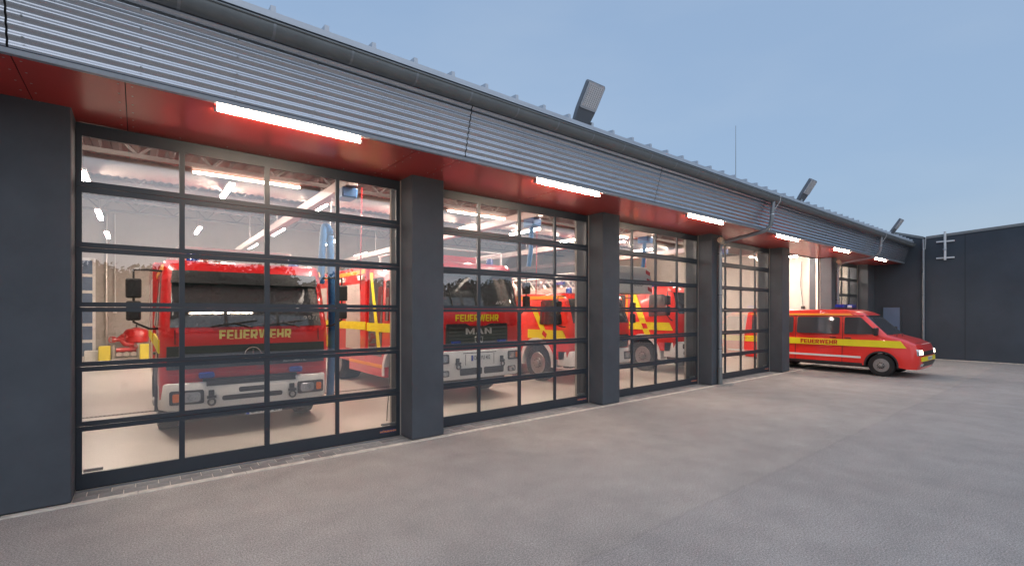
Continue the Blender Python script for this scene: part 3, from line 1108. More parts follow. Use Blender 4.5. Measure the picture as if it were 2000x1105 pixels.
def wheel(parent, x, y, r, w, sgn, rim='rim', dished=False):
    key = (r, w, sgn, rim, dished)
    if key not in WM:
        h = w / 2
        t = MB().lathe([(r * 0.60, -h * 0.9), (r * 0.86, -h), (r * 0.97, -h * 0.86), (r, -h * 0.5), (r * 1.0, h * 0.5), (r * 0.97, h * 0.86), (r * 0.86, h), (r * 0.60, h * 0.9)],
                       'x', (0, 0, 0), 36)
        o = sgn
        d = h * (0.25 if dished else 0.62)
        rm = MB().lathe([(r * 0.60, o * h * 0.93), (r * 0.575, o * h * 0.98), (r * 0.54, o * h * 0.70), (r * 0.48, o * (d + 0.0)), (r * 0.34, o * (d + 0.02)), (r * 0.30, o * (d + 0.05)), (r * 0.17, o * (d + 0.06)), (r * 0.15, o * (d + 0.11)), (r * 0.05, o * (d + 0.12))],
                        'x', (0, 0, 0), 28)
        nt = MB()
        for k in range(10):
            a = 2 * PI * k / 10
            nt.lathe([(0.016, o * (d + 0.03)), (0.016, o * (d + 0.075)), (0.008, o * (d + 0.08))], 'x', (0, r * 0.245 * math.cos(a), r * 0.245 * math.sin(a)), 6)
        WM[key] = (t.mesh('tyre', 50), rm.mesh('rim', 35), nt.mesh('wheel_nuts'))
    t, rm, nt = WM[key]
    o = link('wheel', t, 'tyre', parent, (x, y, r))
    link('rim', rm, rim, o)
    q = link('wheel_nuts', nt, 'chassis', o)
    q['kind'] = 'stuff'
    return o


def fender(parent, sgn, hw, yc, zc, r0, r1, m='white_paint', a0=-6, a1=186):
    p = []
    for i in range(17):
        a = RAD(a0 + (a1 - a0) * i / 16)
        p.append((yc + r1 * math.cos(a), zc + r1 * math.sin(a)))
    for i in range(16, -1, -1):
        a = RAD(a0 + (a1 - a0) * i / 16)
        p.append((yc + r0 * math.cos(a), zc + r0 * math.sin(a)))
    a, b = (-hw - 0.035, -hw + 0.30) if sgn < 0 else (hw - 0.30, hw + 0.035)
    return MB().prism(p, 'x', a, b).build('fender', m, parent, smooth=40)


def mirror(parent, sgn, x, y, z0, z1, reach=0.28):
    xo = sgn * (x + reach)
    o = MB().box(xo - 0.09, xo + 0.09, y - 0.06, y + 0.06, z1 - 0.40, z1 - 0.12)
    o.box(xo - 0.085, xo + 0.085, y - 0.05, y + 0.05, z1 - 0.72, z1 - 0.44)
    mo = o.build('mirror', 'black_plastic', parent, bevel=0.025, bseg=2)
    MB().tube([(sgn * (x - 0.04), y + 0.03, z1), (sgn * (x + 0.12), y - 0.02, z1 + 0.01), (xo, y, z1), (xo, y, z1 - 0.4), (xo, y, z1 - 0.74),
               (sgn * (x + 0.10), y, z0), (sgn * (x - 0.04), y + 0.03, z0)], 0.016, 8).build('mirror_arm', 'black_plastic', mo, smooth=60)


def beacon(parent, x, y, z, r=0.085, h=0.16):
    b = MB().lathe([(r * 1.05, 0), (r * 1.05, 0.03), (r, 0.035), (r, h - 0.04), (r * 0.7, h), (0.01, h + 0.01)], 'z', (x, y, z), 18)
    return b.build('blue_beacon', 'blue_lens', parent, smooth=40)


def bumper(parent, hw, z0, z1, cut=0.24, dep=0.6, m='white_paint', y0=0.0):
    p = [(-hw, y0 + dep), (-hw, y0 + 0.30), (-hw + cut * 0.35, y0 + 0.12), (-hw + cut, y0 + 0.03), (-0.5, y0), (0.5, y0), (hw - cut, y0 + 0.03), (hw - cut * 0.35, y0 + 0.12), (hw, y0 + 0.30), (hw, y0 + dep)]
    return MB().prism(p, 'z', z0, z1).build('bumper', m, parent, bevel=0.03, bseg=2, smooth=40)


def headlamp(parent, sgn, x, y, z, w=0.36, h=0.19, lit=False, amber=True, yaw=0.09):
    o = MB().prism(rpoly([(-w / 2, -h / 2), (w / 2, -h / 2), (w / 2, h / 2), (-w / 2, h / 2)], 0.03), 'y', -0.012, 0.02).build('headlight', 'black_plastic', parent)
    o.location = (sgn * x, y, z)
    o.rotation_euler = (0, 0, sgn * yaw)
    lw = w * (0.52 if amber else 0.80)
    cx = -sgn * w * 0.14 if amber else 0
    MB().prism(rpoly([(cx - lw / 2, -h * 0.36), (cx + lw / 2, -h * 0.36), (cx + lw / 2, h * 0.36), (cx - lw / 2, h * 0.36)], 0.05), 'y', -0.02, -0.013).build('lens', 'lens_lit' if lit else 'lens', o, bevel=0.004)
    MB().lathe([(h * 0.25, -0.0235), (h * 0.20, -0.0215), (h * 0.05, -0.0205)], 'y', (cx, 0, 0), 16).build('reflector', 'chrome', o)
    if amber:
        ax = sgn * w * 0.31
        MB().prism(rpoly([(ax - w * 0.10, -h * 0.30), (ax + w * 0.10, -h * 0.30), (ax + w * 0.10, h * 0.30), (ax - w * 0.10, h * 0.30)], 0.02), 'y', -0.02, -0.013).build('indicator', 'indicator', o, bevel=0.004)
    return o


def hook(parent, x, y, z):
    o = MB().box(x - 0.035, x + 0.035, y - 0.03, y + 0.01, z, z + 0.14)
    o.box(x - 0.06, x + 0.06, y - 0.05, y - 0.025, z + 0.02, z + 0.06)
    pts = [(x + 0.045 * math.cos(a), y - 0.05, z - 0.03 + 0.05 * math.sin(a)) for a in [2 * PI * i / 14 for i in range(15)]]
    o.tube(pts, 0.015, 6)
    o.build('tow_hook', 'black_plastic', parent)


def plate(parent, x, y, z, txt, w=0.52, h=0.11, tilt=0.0):
    o = MB().prism(rpoly([(-w / 2, -h / 2), (w / 2, -h / 2), (w / 2, h / 2), (-w / 2, h / 2)], 0.012), 'y', -0.004, 0.004).build('number_plate', 'plate_white', parent)
    o.location = (x, y, z)
    MB().box(-w / 2 + 0.004, -w / 2 + 0.05, -0.0055, -0.0042, -h / 2 + 0.005, h / 2 - 0.005).build('plate_band', 'plate_blue', o)
    fit_text(txt, w * 0.84, h * 0.66, (0.024, -0.0062, 0), 'ink', o, bold=0.012)


def sbox(poly, x, sgn, name, m, parent, off=0.004):
    a, b = (x - 0.012, x + off) if sgn > 0 else (-x - off, -x + 0.012)
    return MB().prism(poly, 'x', a, b).build(name, m, parent)


def truck_common(o, c, cfg):
    """chassis, wheels, equipment body"""
    hw, L_, yw, yr, r = cfg['hw'], cfg['L'], cfg['yw'], cfg['yr'], cfg['r']
    MB().box(-0.45, 0.45, 0.5, L_ - 0.2, 0.50, 0.92).box(-0.9, 0.9, yr + 0.9, L_ - 0.3, 0.55, 0.8).box(-0.95, 0.95, 0.35, 0.62, 0.42, 0.62).build('chassis', 'chassis', o)
    MB().tube([(-hw + 0.3, yw, r), (hw - 0.3, yw, r)], 0.07, 8).tube([(-hw + 0.3, yr, r), (hw - 0.3, yr, r)], 0.10, 8).build('axles', 'chassis', o)
    for s_ in (-1, 1):
        wheel(o, s_ * (hw - 0.16), yw, r, 0.29, s_)
        wheel(o, s_ * (hw - 0.30), yr, r, 0.56, s_, dished=True)
        MB().prism([(p[0], p[1]) for p in arch(yw, r, r + 0.10, 0.62)] + [(yw - 0.62, 0.62)][:0], 'x', s_ * (hw - 0.40), s_ * (hw - 0.36)).build('wheel_well', 'black_plastic', o)


# ---------- first truck: flat-nosed cab with black visor
def truck_a():
    cx, fy = 1.42, 8.38
    o = empty('fire_engine', (cx, fy, 0))
    tag(o, 'red fire engine with black windscreen visor and white bumper behind the leftmost bay door', 'fire truck')
    hw, r, yw = 1.19, 0.46, 1.22
    zwb, zwt, zr, Lc = 1.68, 2.50, 2.70, 2.9
    front = [(0.10, 0.62), (0.05, 1.0), (0.03, 1.45), (0.05, zwb), (0.30, zwt), (0.36, zr - 0.08)]
    top = [(0.50, zr, 0.4), (Lc - 0.1, zr + 0.02, 0), (Lc, zr - 0.08, 0)]
    bot = [(Lc, 0.62, 0)] + arch(yw, r, r + 0.14, 0.62)
    c = Cab(hw, front, top, bot, zwb, zr)
    c.shell().build('cab', 'truck_red', o, smooth=35)
    ws = c.patch(-1.06, 1.06, zwb - 0.005, zwt + 0.01, 0.007, 18, 6, -1.02, 1.02).build('windscreen', 'cab_glass', o, smooth=50)
    c.patch(-1.04, 1.04, 2.34, 2.53, 0.07, 16, 3, -1.02, 1.02).build('sun_visor', 'black_plastic', o, smooth=50)
    gr = c.patch(-1.10, 1.10, 1.06, 1.40, 0.022, 18, 3).build('grille', 'black_plastic', o, smooth=50)
    for z in (1.13, 1.21, 1.29):
        c.patch(-0.98, 0.98, z, z + 0.018, 0.034, 14, 1).build('grille_slat', 'chassis', gr)
    c.patch(-1.08, 1.08, 0.925, 0.985, 0.030, 18, 1).build('lower_panel', 'truck_red', o, smooth=50)
    c.patch(-0.66, 0.66, 0.70, 0.90, 0.020, 8, 1).build('lower_grille', 'black_plastic', o)
    for x in (-1.0, 1.0):
        sgn = 1 if x > 0 else -1
        MB().tube([(x, c.fy(1.45, x) - 0.014, 1.43), (x, c.fy(1.62, x) - 0.014, 1.64)], 0.007, 6).build('panel_gap', 'ink', o)
    block_text('FEUERWEHR', 1.02, 0.165, (0.06, c.fy(1.55) - 0.006, 1.545), 'pale_yellow', o, tilt=-0.06)
    fit_text('AUTOMATIC', 0.36, 0.040, (0.62, c.fy(1.14) - 0.0365, 1.11), 'letter_silver', o, bold=0.008)
    fit_text('23/1', 0.22, 0.10, (0.88, c.fy(1.78, 0.88) - 0.010, 1.79), 'letter_white', o, bold=0.008, tilt=-0.30)
    # ring emblem with three spokes
    rg = [(0.115 * math.cos(2 * PI * i / 28), c.fy(1.24) - 0.045, 1.24 + 0.115 * math.sin(2 * PI * i / 28)) for i in range(29)]
    e = MB().tube(rg, 0.008, 6)
    for a in (90, 210, 330):
        e.tube([(0, c.fy(1.24) - 0.045, 1.24), (0.112 * math.cos(RAD(a)), c.fy(1.24) - 0.045, 1.24 + 0.112 * math.sin(RAD(a)))], [0.014, 0.004], 6)
    e.build('emblem', 'chrome', o)
    # wipers
    for x in (-0.55, 0.15):
        MB().tube([(x, c.fy(1.70) - 0.03, 1.69), (x + 0.62, c.fy(1.76) - 0.03, 1.77)], 0.010, 6).tube([(x + 0.55, c.fy(1.70) - 0.035, 1.66), (x + 0.3, c.fy(1.74) - 0.035, 1.735)], 0.010, 6).build('wiper', 'ink', ws)
    b = bumper(o, hw, 0.46, 0.86, y0=-0.04)
    MB().box(-0.62, 0.62, -0.046, 0.0, 0.80, 0.87).build('bumper_step', 'black_plastic', b)
    for z0, xa, xb in ((0.565, -0.42, 0.42), (0.675, -0.20, 0.20)):
        MB().prism(rpoly([(xa, z0), (xb, z0), (xb, z0 + 0.075), (xa, z0 + 0.075)], 0.035), 'y', -0.046, -0.03).build('air_slot', 'black_plastic', b)
    for s_ in (-1, 1):
        headlamp(o, s_, 0.86, -0.020, 0.655, 0.42, 0.20)
        hook(o, s_ * 0.56, -0.045, 0.60)
        ff = MB().prism(rpoly([(-0.10, -0.045), (0.10, -0.045), (0.10, 0.045), (-0.10, 0.045)], 0.03), 'y', -0.10, 0.0).build('front_flasher', 'blue_lens', o, bevel=0.012)
        ff.location = (s_ * 0.62, c.fy(0.96) - 0.02, 0.965)
        mirror(o, s_, hw, 0.24, 1.66, 2.50)
        beacon(o, s_ * 0.74, 0.62, zr)
        fender(o, s_, hw, yw, r, r + 0.10, r + 0.17, 'black_plastic')
        win = c.side(rpoly([(0.42, 1.70), (1.25, 1.62), (1.25, 2.46), (0.58, 2.46)], 0.06), s_)
        win.build('side_window', 'cab_glass', o)
        c.side(rpoly([(1.55, 1.66), (2.55, 1.66), (2.55, 2.46), (1.55, 2.46)], 0.06), s_).build('side_window', 'cab_glass', o)
        c.side([(0.16, 1.30), (Lc, 1.30), (Lc, 1.50), (0.16, 1.50)], s_, 0.005).build('reflective_band', 'yellow_film', o)
        c.side([(0.40, 2.53), (Lc, 2.53), (Lc, 2.62), (0.46, 2.62)], s_, 0.006).build('roof_band', 'orange_film', o)
        c.side([(0.50, 0.98), (0.54, 0.98), (0.54, 1.30), (0.50, 1.30)], s_, 0.006).build('door_gap', 'ink', o)
        MB().box(s_ * (hw + 0.02) - 0.015, s_ * (hw + 0.02) + 0.015, 1.30, 1.55, 1.20, 1.24).build('door_handle', 'black_plastic', o)
    plate(o, 0.16, 0.0, 0.352, 'CHA FU 231')
    MB().box(-0.9, 0.9, 0.24, 0.40, 0.26, 0.46).build('underride', 'chassis', o)
    # equipment body
    bd = MB().box(-1.2, 1.2, Lc + 0.06, 6.9, 0.62, 2.85).build('equipment_body', 'truck_red', o, bevel=0.03)
    for s_ in (-1, 1):
        for (ya_, yb_) in ((3.1, 4.1), (5.5, 6.6)):
            sbox([(ya_, 0.75), (yb_, 0.75), (yb_, 2.55), (ya_, 2.55)], 1.2, s_, 'roller_shutter', 'shutter', bd)
        sbox([(3.0, 1.30), (6.85, 1.30), (6.85, 1.50), (3.0, 1.50)], 1.2, s_, 'reflective_band', 'yellow_film', bd, 0.008)
    # ladder rack on the roof
    rk = MB()
    for x in (-0.95, -0.35):
        rk.tube([(x, 1.6, 2.95), (x, 6.6, 2.95)], 0.03, 6)
    for i in range(14):
        rk.tube([(-0.95, 1.8 + i * 0.35, 2.95), (-0.35, 1.8 + i * 0.35, 2.95)], 0.018, 6)
    for x, y in ((-0.95, 1.9), (-0.35, 1.9), (-0.95, 2.7), (-0.35, 2.7)):
        rk.tube([(x, y, 2.70), (x, y, 2.97)], 0.022, 6)
    rk.build('roof_ladder', 'alu', o)
    mb = MB()
    for s_ in (-1, 1):
        mb.tube([(s_ * 0.9, 1.5, 2.70), (s_ * 0.9, 1.5, 3.02)], 0.02, 6)
    mb.tube([(-0.9, 1.5, 3.02), (0.9, 1.5, 3.02)], 0.02, 6)
    mb.build('roof_rail', 'alu', o)
    truck_common(o, c, dict(hw=hw, L=6.9, yw=yw, yr=4.85, r=r))
    return o


# ---------- second truck: taller cab with large black grille
def truck_b():
    cx, fy = 5.66, 8.30
    o = empty('fire_engine', (cx, fy, 0))
    tag(o, 'red fire engine with big black grille and tall windscreen behind the second bay door', 'fire truck')
    hw, r, yw = 1.22, 0.50, 1.42
    zwb, zwt, zr, Lc = 2.00, 2.74, 2.98, 3.1
    front = [(0.12, 0.70), (0.05, 1.10), (0.03, 1.60), (0.06, zwb), (0.24, zwt), (0.30, zr - 0.08)]
    top = [(0.46, zr, 0.4), (Lc - 0.1, zr + 0.02, 0), (Lc, zr - 0.08, 0)]
    bot = [(Lc, 0.62, 0)] + arch(yw, r, r + 0.14, 0.70)
    c = Cab(hw, front, top, bot, zwb, zr)
    c.shell().build('cab', 'truck_red', o, smooth=35)
    ws = c.patch(-1.12, 1.12, zwb - 0.01, zwt + 0.01, 0.007, 18, 6, -1.08, 1.08).build('windscreen', 'cab_glass', o, smooth=50)
    c.patch(-1.10, 1.10, 2.68, 2.84, 0.06, 16, 3, -1.08, 1.08).build('sun_visor', 'black_plastic', o, smooth=50)
    g_ = MB().prism(rpoly([(-0.78, 1.20), (0.78, 1.20), (0.78, 1.66), (0.30, 1.66), (0.22, 1.61), (-0.22, 1.61), (-0.30, 1.66), (-0.78, 1.66)], 0.04), 'y', c.fy(1.4) - 0.025, c.fy(1.4) + 0.02).build('grille', 'black_plastic', o)
    for i in range(5):
        z = 1.235 + i * 0.075
        MB().box(-0.74, 0.74, c.fy(1.4) - 0.040, c.fy(1.4) - 0.027, z, z + 0.042).build('grille_slat', 'chassis', g_, bevel=0.006)
    block_text('MAN', 0.66, 0.125, (0.0, c.fy(1.5) - 0.043, 1.50), 'letter_silver', o)
    e = MB()
    q = [(-0.09, 1.27), (0.09, 1.27), (0.10, 1.38), (-0.10, 1.38), (-0.09, 1.27)]
    e.tube([(a, c.fy(1.35) - 0.045, b) for a, b in q], 0.008, 6)
    e.tube([(-0.05, c.fy(1.35) - 0.045, 1.35), (0.02, c.fy(1.35) - 0.045, 1.36), (-0.03, c.fy(1.35) - 0.045, 1.31), (0.05, c.fy(1.35) - 0.045, 1.29)], 0.008, 6)
    e.build('emblem', 'letter_silver', o)
    block_text('FEUERWEHR', 1.10, 0.155, (0.0, c.fy(1.78) - 0.006, 1.775), 'yellow_film', o, tilt=-0.05)
    fit_text('40/2', 0.26, 0.11, (0.62, c.fy(2.08, 0.62) - 0.010, 2.09), 'letter_white', o, bold=0.008, tilt=-0.22)
    for x in (-0.6, 0.0):
        MB().tube([(x, c.fy(2.02) - 0.03, 2.00), (x - 0.10, c.fy(2.5) - 0.02, 2.56)], 0.012, 6).build('wiper', 'ink', ws)
    b = bumper(o, hw, 0.52, 1.10, y0=-0.05)
    for (xa, xb) in ((-0.50, 0.05), (0.10, 0.62)):
        MB().prism(rpoly([(xa, 0.60), (xb, 0.60), (xb, 0.74), (xa, 0.74)], 0.03), 'y', -0.056, -0.04).build('air_slot', 'black_plastic', b)
    MB().box(-0.42, 0.42, -0.0535, -0.04, 1.045, 1.06).build('step_gap', 'ink', b)
    for x in (-0.36, 0.36):
        MB().box(x - 0.005, x + 0.005, -0.0535, -0.04, 0.80, 1.03).build('step_gap', 'ink', b)
    for s_ in (-1, 1):
        headlamp(o, s_, 0.90, -0.030, 0.955, 0.30, 0.19, amber=True)
        headlamp(o, s_, 0.86, -0.035, 0.66, 0.22, 0.12, amber=False)
        hook(o, s_ * 0.56, -0.055, 0.82)
        ff = MB().prism(rpoly([(-0.09, -0.04), (0.09, -0.04), (0.09, 0.04), (-0.09, 0.04)], 0.02), 'y', -0.09, 0.0).build('front_flasher', 'blue_lens', o, bevel=0.012)
        ff.location = (s_ * 0.58, c.fy(1.27) - 0.03, 1.27)
        mirror(o, s_, hw, 0.22, 1.86, 2.72)
        beacon(o, s_ * 0.78, 0.70, zr)
        fender(o, s_, hw, yw, r, r + 0.10, r + 0.20, 'white_paint')
        c.side(rpoly([(0.42, 1.86), (1.15, 1.80), (1.15, 2.68), (0.52, 2.68)], 0.06), s_).build('side_window', 'cab_glass', o)
        c.side(rpoly([(1.84, 1.70), (2.02, 1.70), (2.02, 2.62), (1.84, 2.62)], 0.05), s_).build('side_window', 'cab_glass', o)
        c.side([(0.20, 1.44), (Lc, 1.44), (Lc, 1.64), (0.20, 1.64)], s_, 0.006).build('reflective_band', 'yellow_film', o)
        # crew door with diagonal band
        cd = c.side(rpoly([(2.22, 0.86), (3.02, 0.86), (3.02, 2.72), (2.22, 2.72)], 0.03), s_, 0.007)
        cd = cd.build('crew_door', 'cab_glass', o)
        c.side([(2.24, 1.44), (3.00, 1.44), (3.00, 1.64), (2.24, 1.64)], s_, 0.011).build('reflective_band', 'yellow_film', cd)
        c.side([(2.24, 0.95), (2.42, 0.95), (3.02, 2.86), (2.86, 2.86)], s_, 0.013).build('diagonal_band', 'yellow_film', cd)
        c.side([(1.20, 2.70), (1.45, 1.90), (1.62, 1.90), (1.38, 2.85)], s_, 0.008).build('diagonal_band', 'yellow_film', o)
    plate(o, 0.02, -0.058, 0.945, 'CHA FU 402', 0.50, 0.125)
    bd = MB().box(-1.24, 1.24, Lc + 0.03, 7.6, 0.60, 3.05).build('equipment_body', 'truck_red', o, bevel=0.03)
    MB().box(-1.235, 1.235, Lc - 1.1, 4.3, 0.40, 0.86).build('skirt', 'truck_red', o)
    for s_ in (-1, 1):
        for (ya_, yb_) in ((3.5, 4.55), (6.2, 7.4)):
            sh = sbox([(ya_, 0.95), (yb_, 0.95), (yb_, 2.62), (ya_, 2.62)], 1.24, s_, 'roller_shutter', 'shutter', bd)
        sbox([(3.15, 1.46), (7.55, 1.46), (7.55, 1.66), (3.15, 1.66)], 1.24, s_, 'reflective_band', 'yellow_film', bd, 0.008)
        sbox([(2.0, 0.60), (4.3, 0.60), (4.3, 0.68), (2.0, 0.68)], 1.235, s_, 'lower_band', 'orange_film', bd, 0.006)
        sbox([(3.15, 2.86), (7.55, 2.86), (7.55, 2.96), (3.15, 2.96)], 1.24, s_, 'upper_band', 'orange_film', bd, 0.006)
        for yy in (3.2, 4.6):
            MB().box(s_ * 1.26 - 0.04, s_ * 1.26 + 0.04, yy, yy + 0.34, 2.70, 2.82).build('area_light', 'white_paint', bd, bevel=0.01)
    # roof rack with folded equipment
    rk = MB()
    for s_ in (-1, 1):
        rk.tube([(s_ * 1.0, 0.55, 3.26), (s_ * 1.0, 2.9, 3.26)], 0.022, 6)
        for y in (0.55, 1.6, 2.8):
            rk.tube([(s_ * 1.0, y, 2.96), (s_ * 1.0, y, 3.26)], 0.022, 6)
    rk.tube([(-1.0, 0.55, 3.26), (1.0, 0.55, 3.26)], 0.022, 6)
    rk.build('roof_rail', 'white_paint', o)
    MB().box(-0.7, 0.55, 0.9, 1.5, 3.02, 3.17).build('roof_box', 'red_paint', o, bevel=0.02)
    truck_common(o, c, dict(hw=hw, L=7.6, yw=yw, yr=5.35, r=r))
    return o


# ---------- turntable ladder truck in the third bay
def truck_c():
    cx, fy = 9.86, 8.45
    o = empty('ladder_truck', (cx, fy, 0))
    tag(o, 'bright red ladder truck with lattice ladder and white rescue basket in the third bay', 'fire truck')
    hw, r, yw = 1.23, 0.50, 1.36
    zwb, zwt, zr, Lc = 1.62, 2.24, 2.40, 2.3
    front = [(0.12, 0.66), (0.05, 1.05), (0.03, 1.40), (0.05, zwb), (0.26, zwt), (0.31, zr - 0.07)]
    top = [(0.45, zr, 0.4), (Lc - 0.1, zr + 0.01, 0), (Lc, zr - 0.08, 0)]
    bot = [(Lc, 0.66, 0)] + arch(yw, r, r + 0.14, 0.66)
    c = Cab(hw, front, top, bot, zwb, zr)
    c.shell().build('cab', 'truck_red_bright', o, smooth=35)
    ws = c.patch(-1.12, 1.12, zwb - 0.005, zwt + 0.01, 0.007, 18, 6, -1.08, 1.08).build('windscreen', 'cab_glass', o, smooth=50)
    c.patch(-1.05, 1.05, 0.92, 1.28, 0.022, 16, 3).build('grille', 'black_plastic', o, smooth=50)
    block_text('FEUERWEHR', 1.10, 0.13, (0.0, c.fy(1.45) - 0.006, 1.45), 'orange_film', o)
    MB().tube([(-0.7, c.fy(1.6) - 0.03, 1.60), (-1.0, c.fy(1.95) - 0.03, 2.0)], 0.012, 6).build('wiper', 'ink', ws)
    bumper(o, hw, 0.50, 0.90, y0=-0.04)
    for s_ in (-1, 1):
        headlamp(o, s_, 0.93, -0.018, 0.70, 0.30, 0.22, amber=False)
        mirror(o, s_, hw, 0.24, 1.52, 2.30)
        beacon(o, s_ * 0.8, 0.55, zr)
        fender(o, s_, hw, yw, r, r + 0.10, r + 0.20, 'white_paint')
        c.side(rpoly([(0.40, 1.60), (1.25, 1.56), (1.25, 2.22), (0.55, 2.22)], 0.06), s_).build('side_window', 'cab_glass', o)
        c.side([(0.20, 1.18), (1.75, 1.18), (1.75, 1.42), (0.36, 1.42)], s_, 0.005).build('reflective_band', 'yellow_film', o)
        c.side([(0.86, 1.18), (1.06, 1.18), (1.62, 2.0), (1.44, 2.0)], s_, 0.008).build('diagonal_band', 'yellow_film', o)
        c.side([(1.00, 1.20), (1.15, 1.30), (1.10, 1.41), (0.95, 1.31)], s_, 0.011).build('red_patch', 'truck_red', o)
        c.side([(0.36, 2.25), (Lc, 2.25), (Lc, 2.34), (0.40, 2.34)], s_, 0.006).build('roof_band', 'orange_film', o)
        ff = MB().prism(rpoly([(-0.08, -0.04), (0.08, -0.04), (0.08, 0.04), (-0.08, 0.04)], 0.02), 'y', -0.09, 0.0).build('front_flasher', 'blue_lens', o, bevel=0.01)
        ff.location = (s_ * 0.80, c.fy(1.12) - 0.03, 1.14)
    plate(o, 0.0, 0.0, 0.40, 'CHA FU 333')
    bd = MB().box(-1.24, 1.24, Lc + 0.1, 8.6, 0.70, 1.55).build('equipment_body', 'truck_red_bright', o, bevel=0.02)
    MB().box(-1.2, 1.2, Lc + 0.12, 3.2, 1.56, 2.15).build('locker', 'cage_white', bd, bevel=0.02)
    for s_ in (-1, 1):
        sbox([(2.7, 0.85), (4.2, 0.85), (4.2, 1.45), (2.7, 1.45)], 1.24, s_, 'roller_shutter', 'shutter', bd)
        sbox([(5.9, 0.85), (8.3, 0.85), (8.3, 1.45), (5.9, 1.45)], 1.24, s_, 'roller_shutter', 'shutter', bd)
    MB().lathe([(0.85, 1.55), (0.85, 1.95), (0.6, 2.05)], 'z', (0, 6.6, 0), 24).build('turntable', 'alu', o, smooth=40)
    MB().box(-0.6, 0.6, 6.2, 7.3, 2.0, 2.75).build('ladder_cradle', 'truck_red_bright', o, bevel=0.03)
    # ladder set: nested lattice girders
    ld = empty('ladder', (0, 0, 0))
    bpy.data.objects.remove(ld)
    lm = MB()
    for xs_, z0, z1, rr in ((0.62, 2.50, 2.86, 0.034), (0.50, 2.54, 2.96, 0.028)):
        for s_ in (-1, 1):
            x = s_ * xs_
            lm.box(x - rr, x + rr, -0.30, 7.6, z0 - 0.045, z0 + 0.045)
            lm.tube([(x, -0.30, z1), (x, 7.6, z1)], rr * 0.9, 8)
            y, up = -0.2, True
            while y < 7.2:
                lm.tube([(x, y, z0 if up else z1), (x, y + 0.38, z1 if up else z0)], rr * 0.62, 6)
                y += 0.38
                up = not up
    for i in range(24):
        lm.tube([(-0.5, -0.1 + i * 0.32, 2.57), (0.5, -0.1 + i * 0.32, 2.57)], 0.018, 6)
    lm.build('ladder', 'alu', o)
    MB().box(-0.68, -0.60, 0.9, 1.3, 2.66, 2.74).build('ladder_light', 'blue_lens', o)
    # rescue basket in front of the cab
    bk = MB().prism(rpoly([(-1.02, 2.38), (1.02, 2.38), (0.90, 3.00), (0.72, 3.08), (-0.72, 3.08), (-0.90, 3.00)], 0.05), 'y', -0.80, -0.74).build('rescue_basket', 'cage_white', o, bevel=0.008)
    mb = MB()
    for s_ in (-1, 1):
        mb.tube([(s_ * 0.9, -0.75, 2.42), (s_ * 0.9, -0.02, 2.42)], 0.025, 6)
        mb.tube([(s_ * 0.86, -0.75, 3.04), (s_ * 0.86, -0.02, 3.04)], 0.025, 6)
        mb.tube([(s_ * 0.9, -0.02, 2.40), (s_ * 0.86, -0.02, 3.04)], 0.025, 6)
    mb.tube([(-0.86, -0.02, 3.04), (0.86, -0.02, 3.04)], 0.025, 6)
    mb.box(-0.92, 0.92, -0.74, -0.02, 2.385, 2.41)
    mb.build('basket_frame', 'alu', bk)
    for s_ in (-1, 1):
        for i in range(3):
            z = 2.42 + i * 0.22
            sl = 0.12 * (z - 2.38) / 0.62
            MB().prism([(s_ * (0.98 - sl), z), (s_ * (0.80 - sl), z + 0.06), (s_ * (0.80 - sl), z + 0.16), (s_ * (0.98 - sl), z + 0.10)][::s_], 'y', -0.806, -0.80).build('chevron', 'chevron_red', bk)
    fit_text('IVECO', 0.52, 0.10, (0.32, -0.806, 2.63), 'ink', bk, bold=0.02)
    truck_common(o, c, dict(hw=hw, L=8.6, yw=yw, yr=5.1, r=r))
    return o


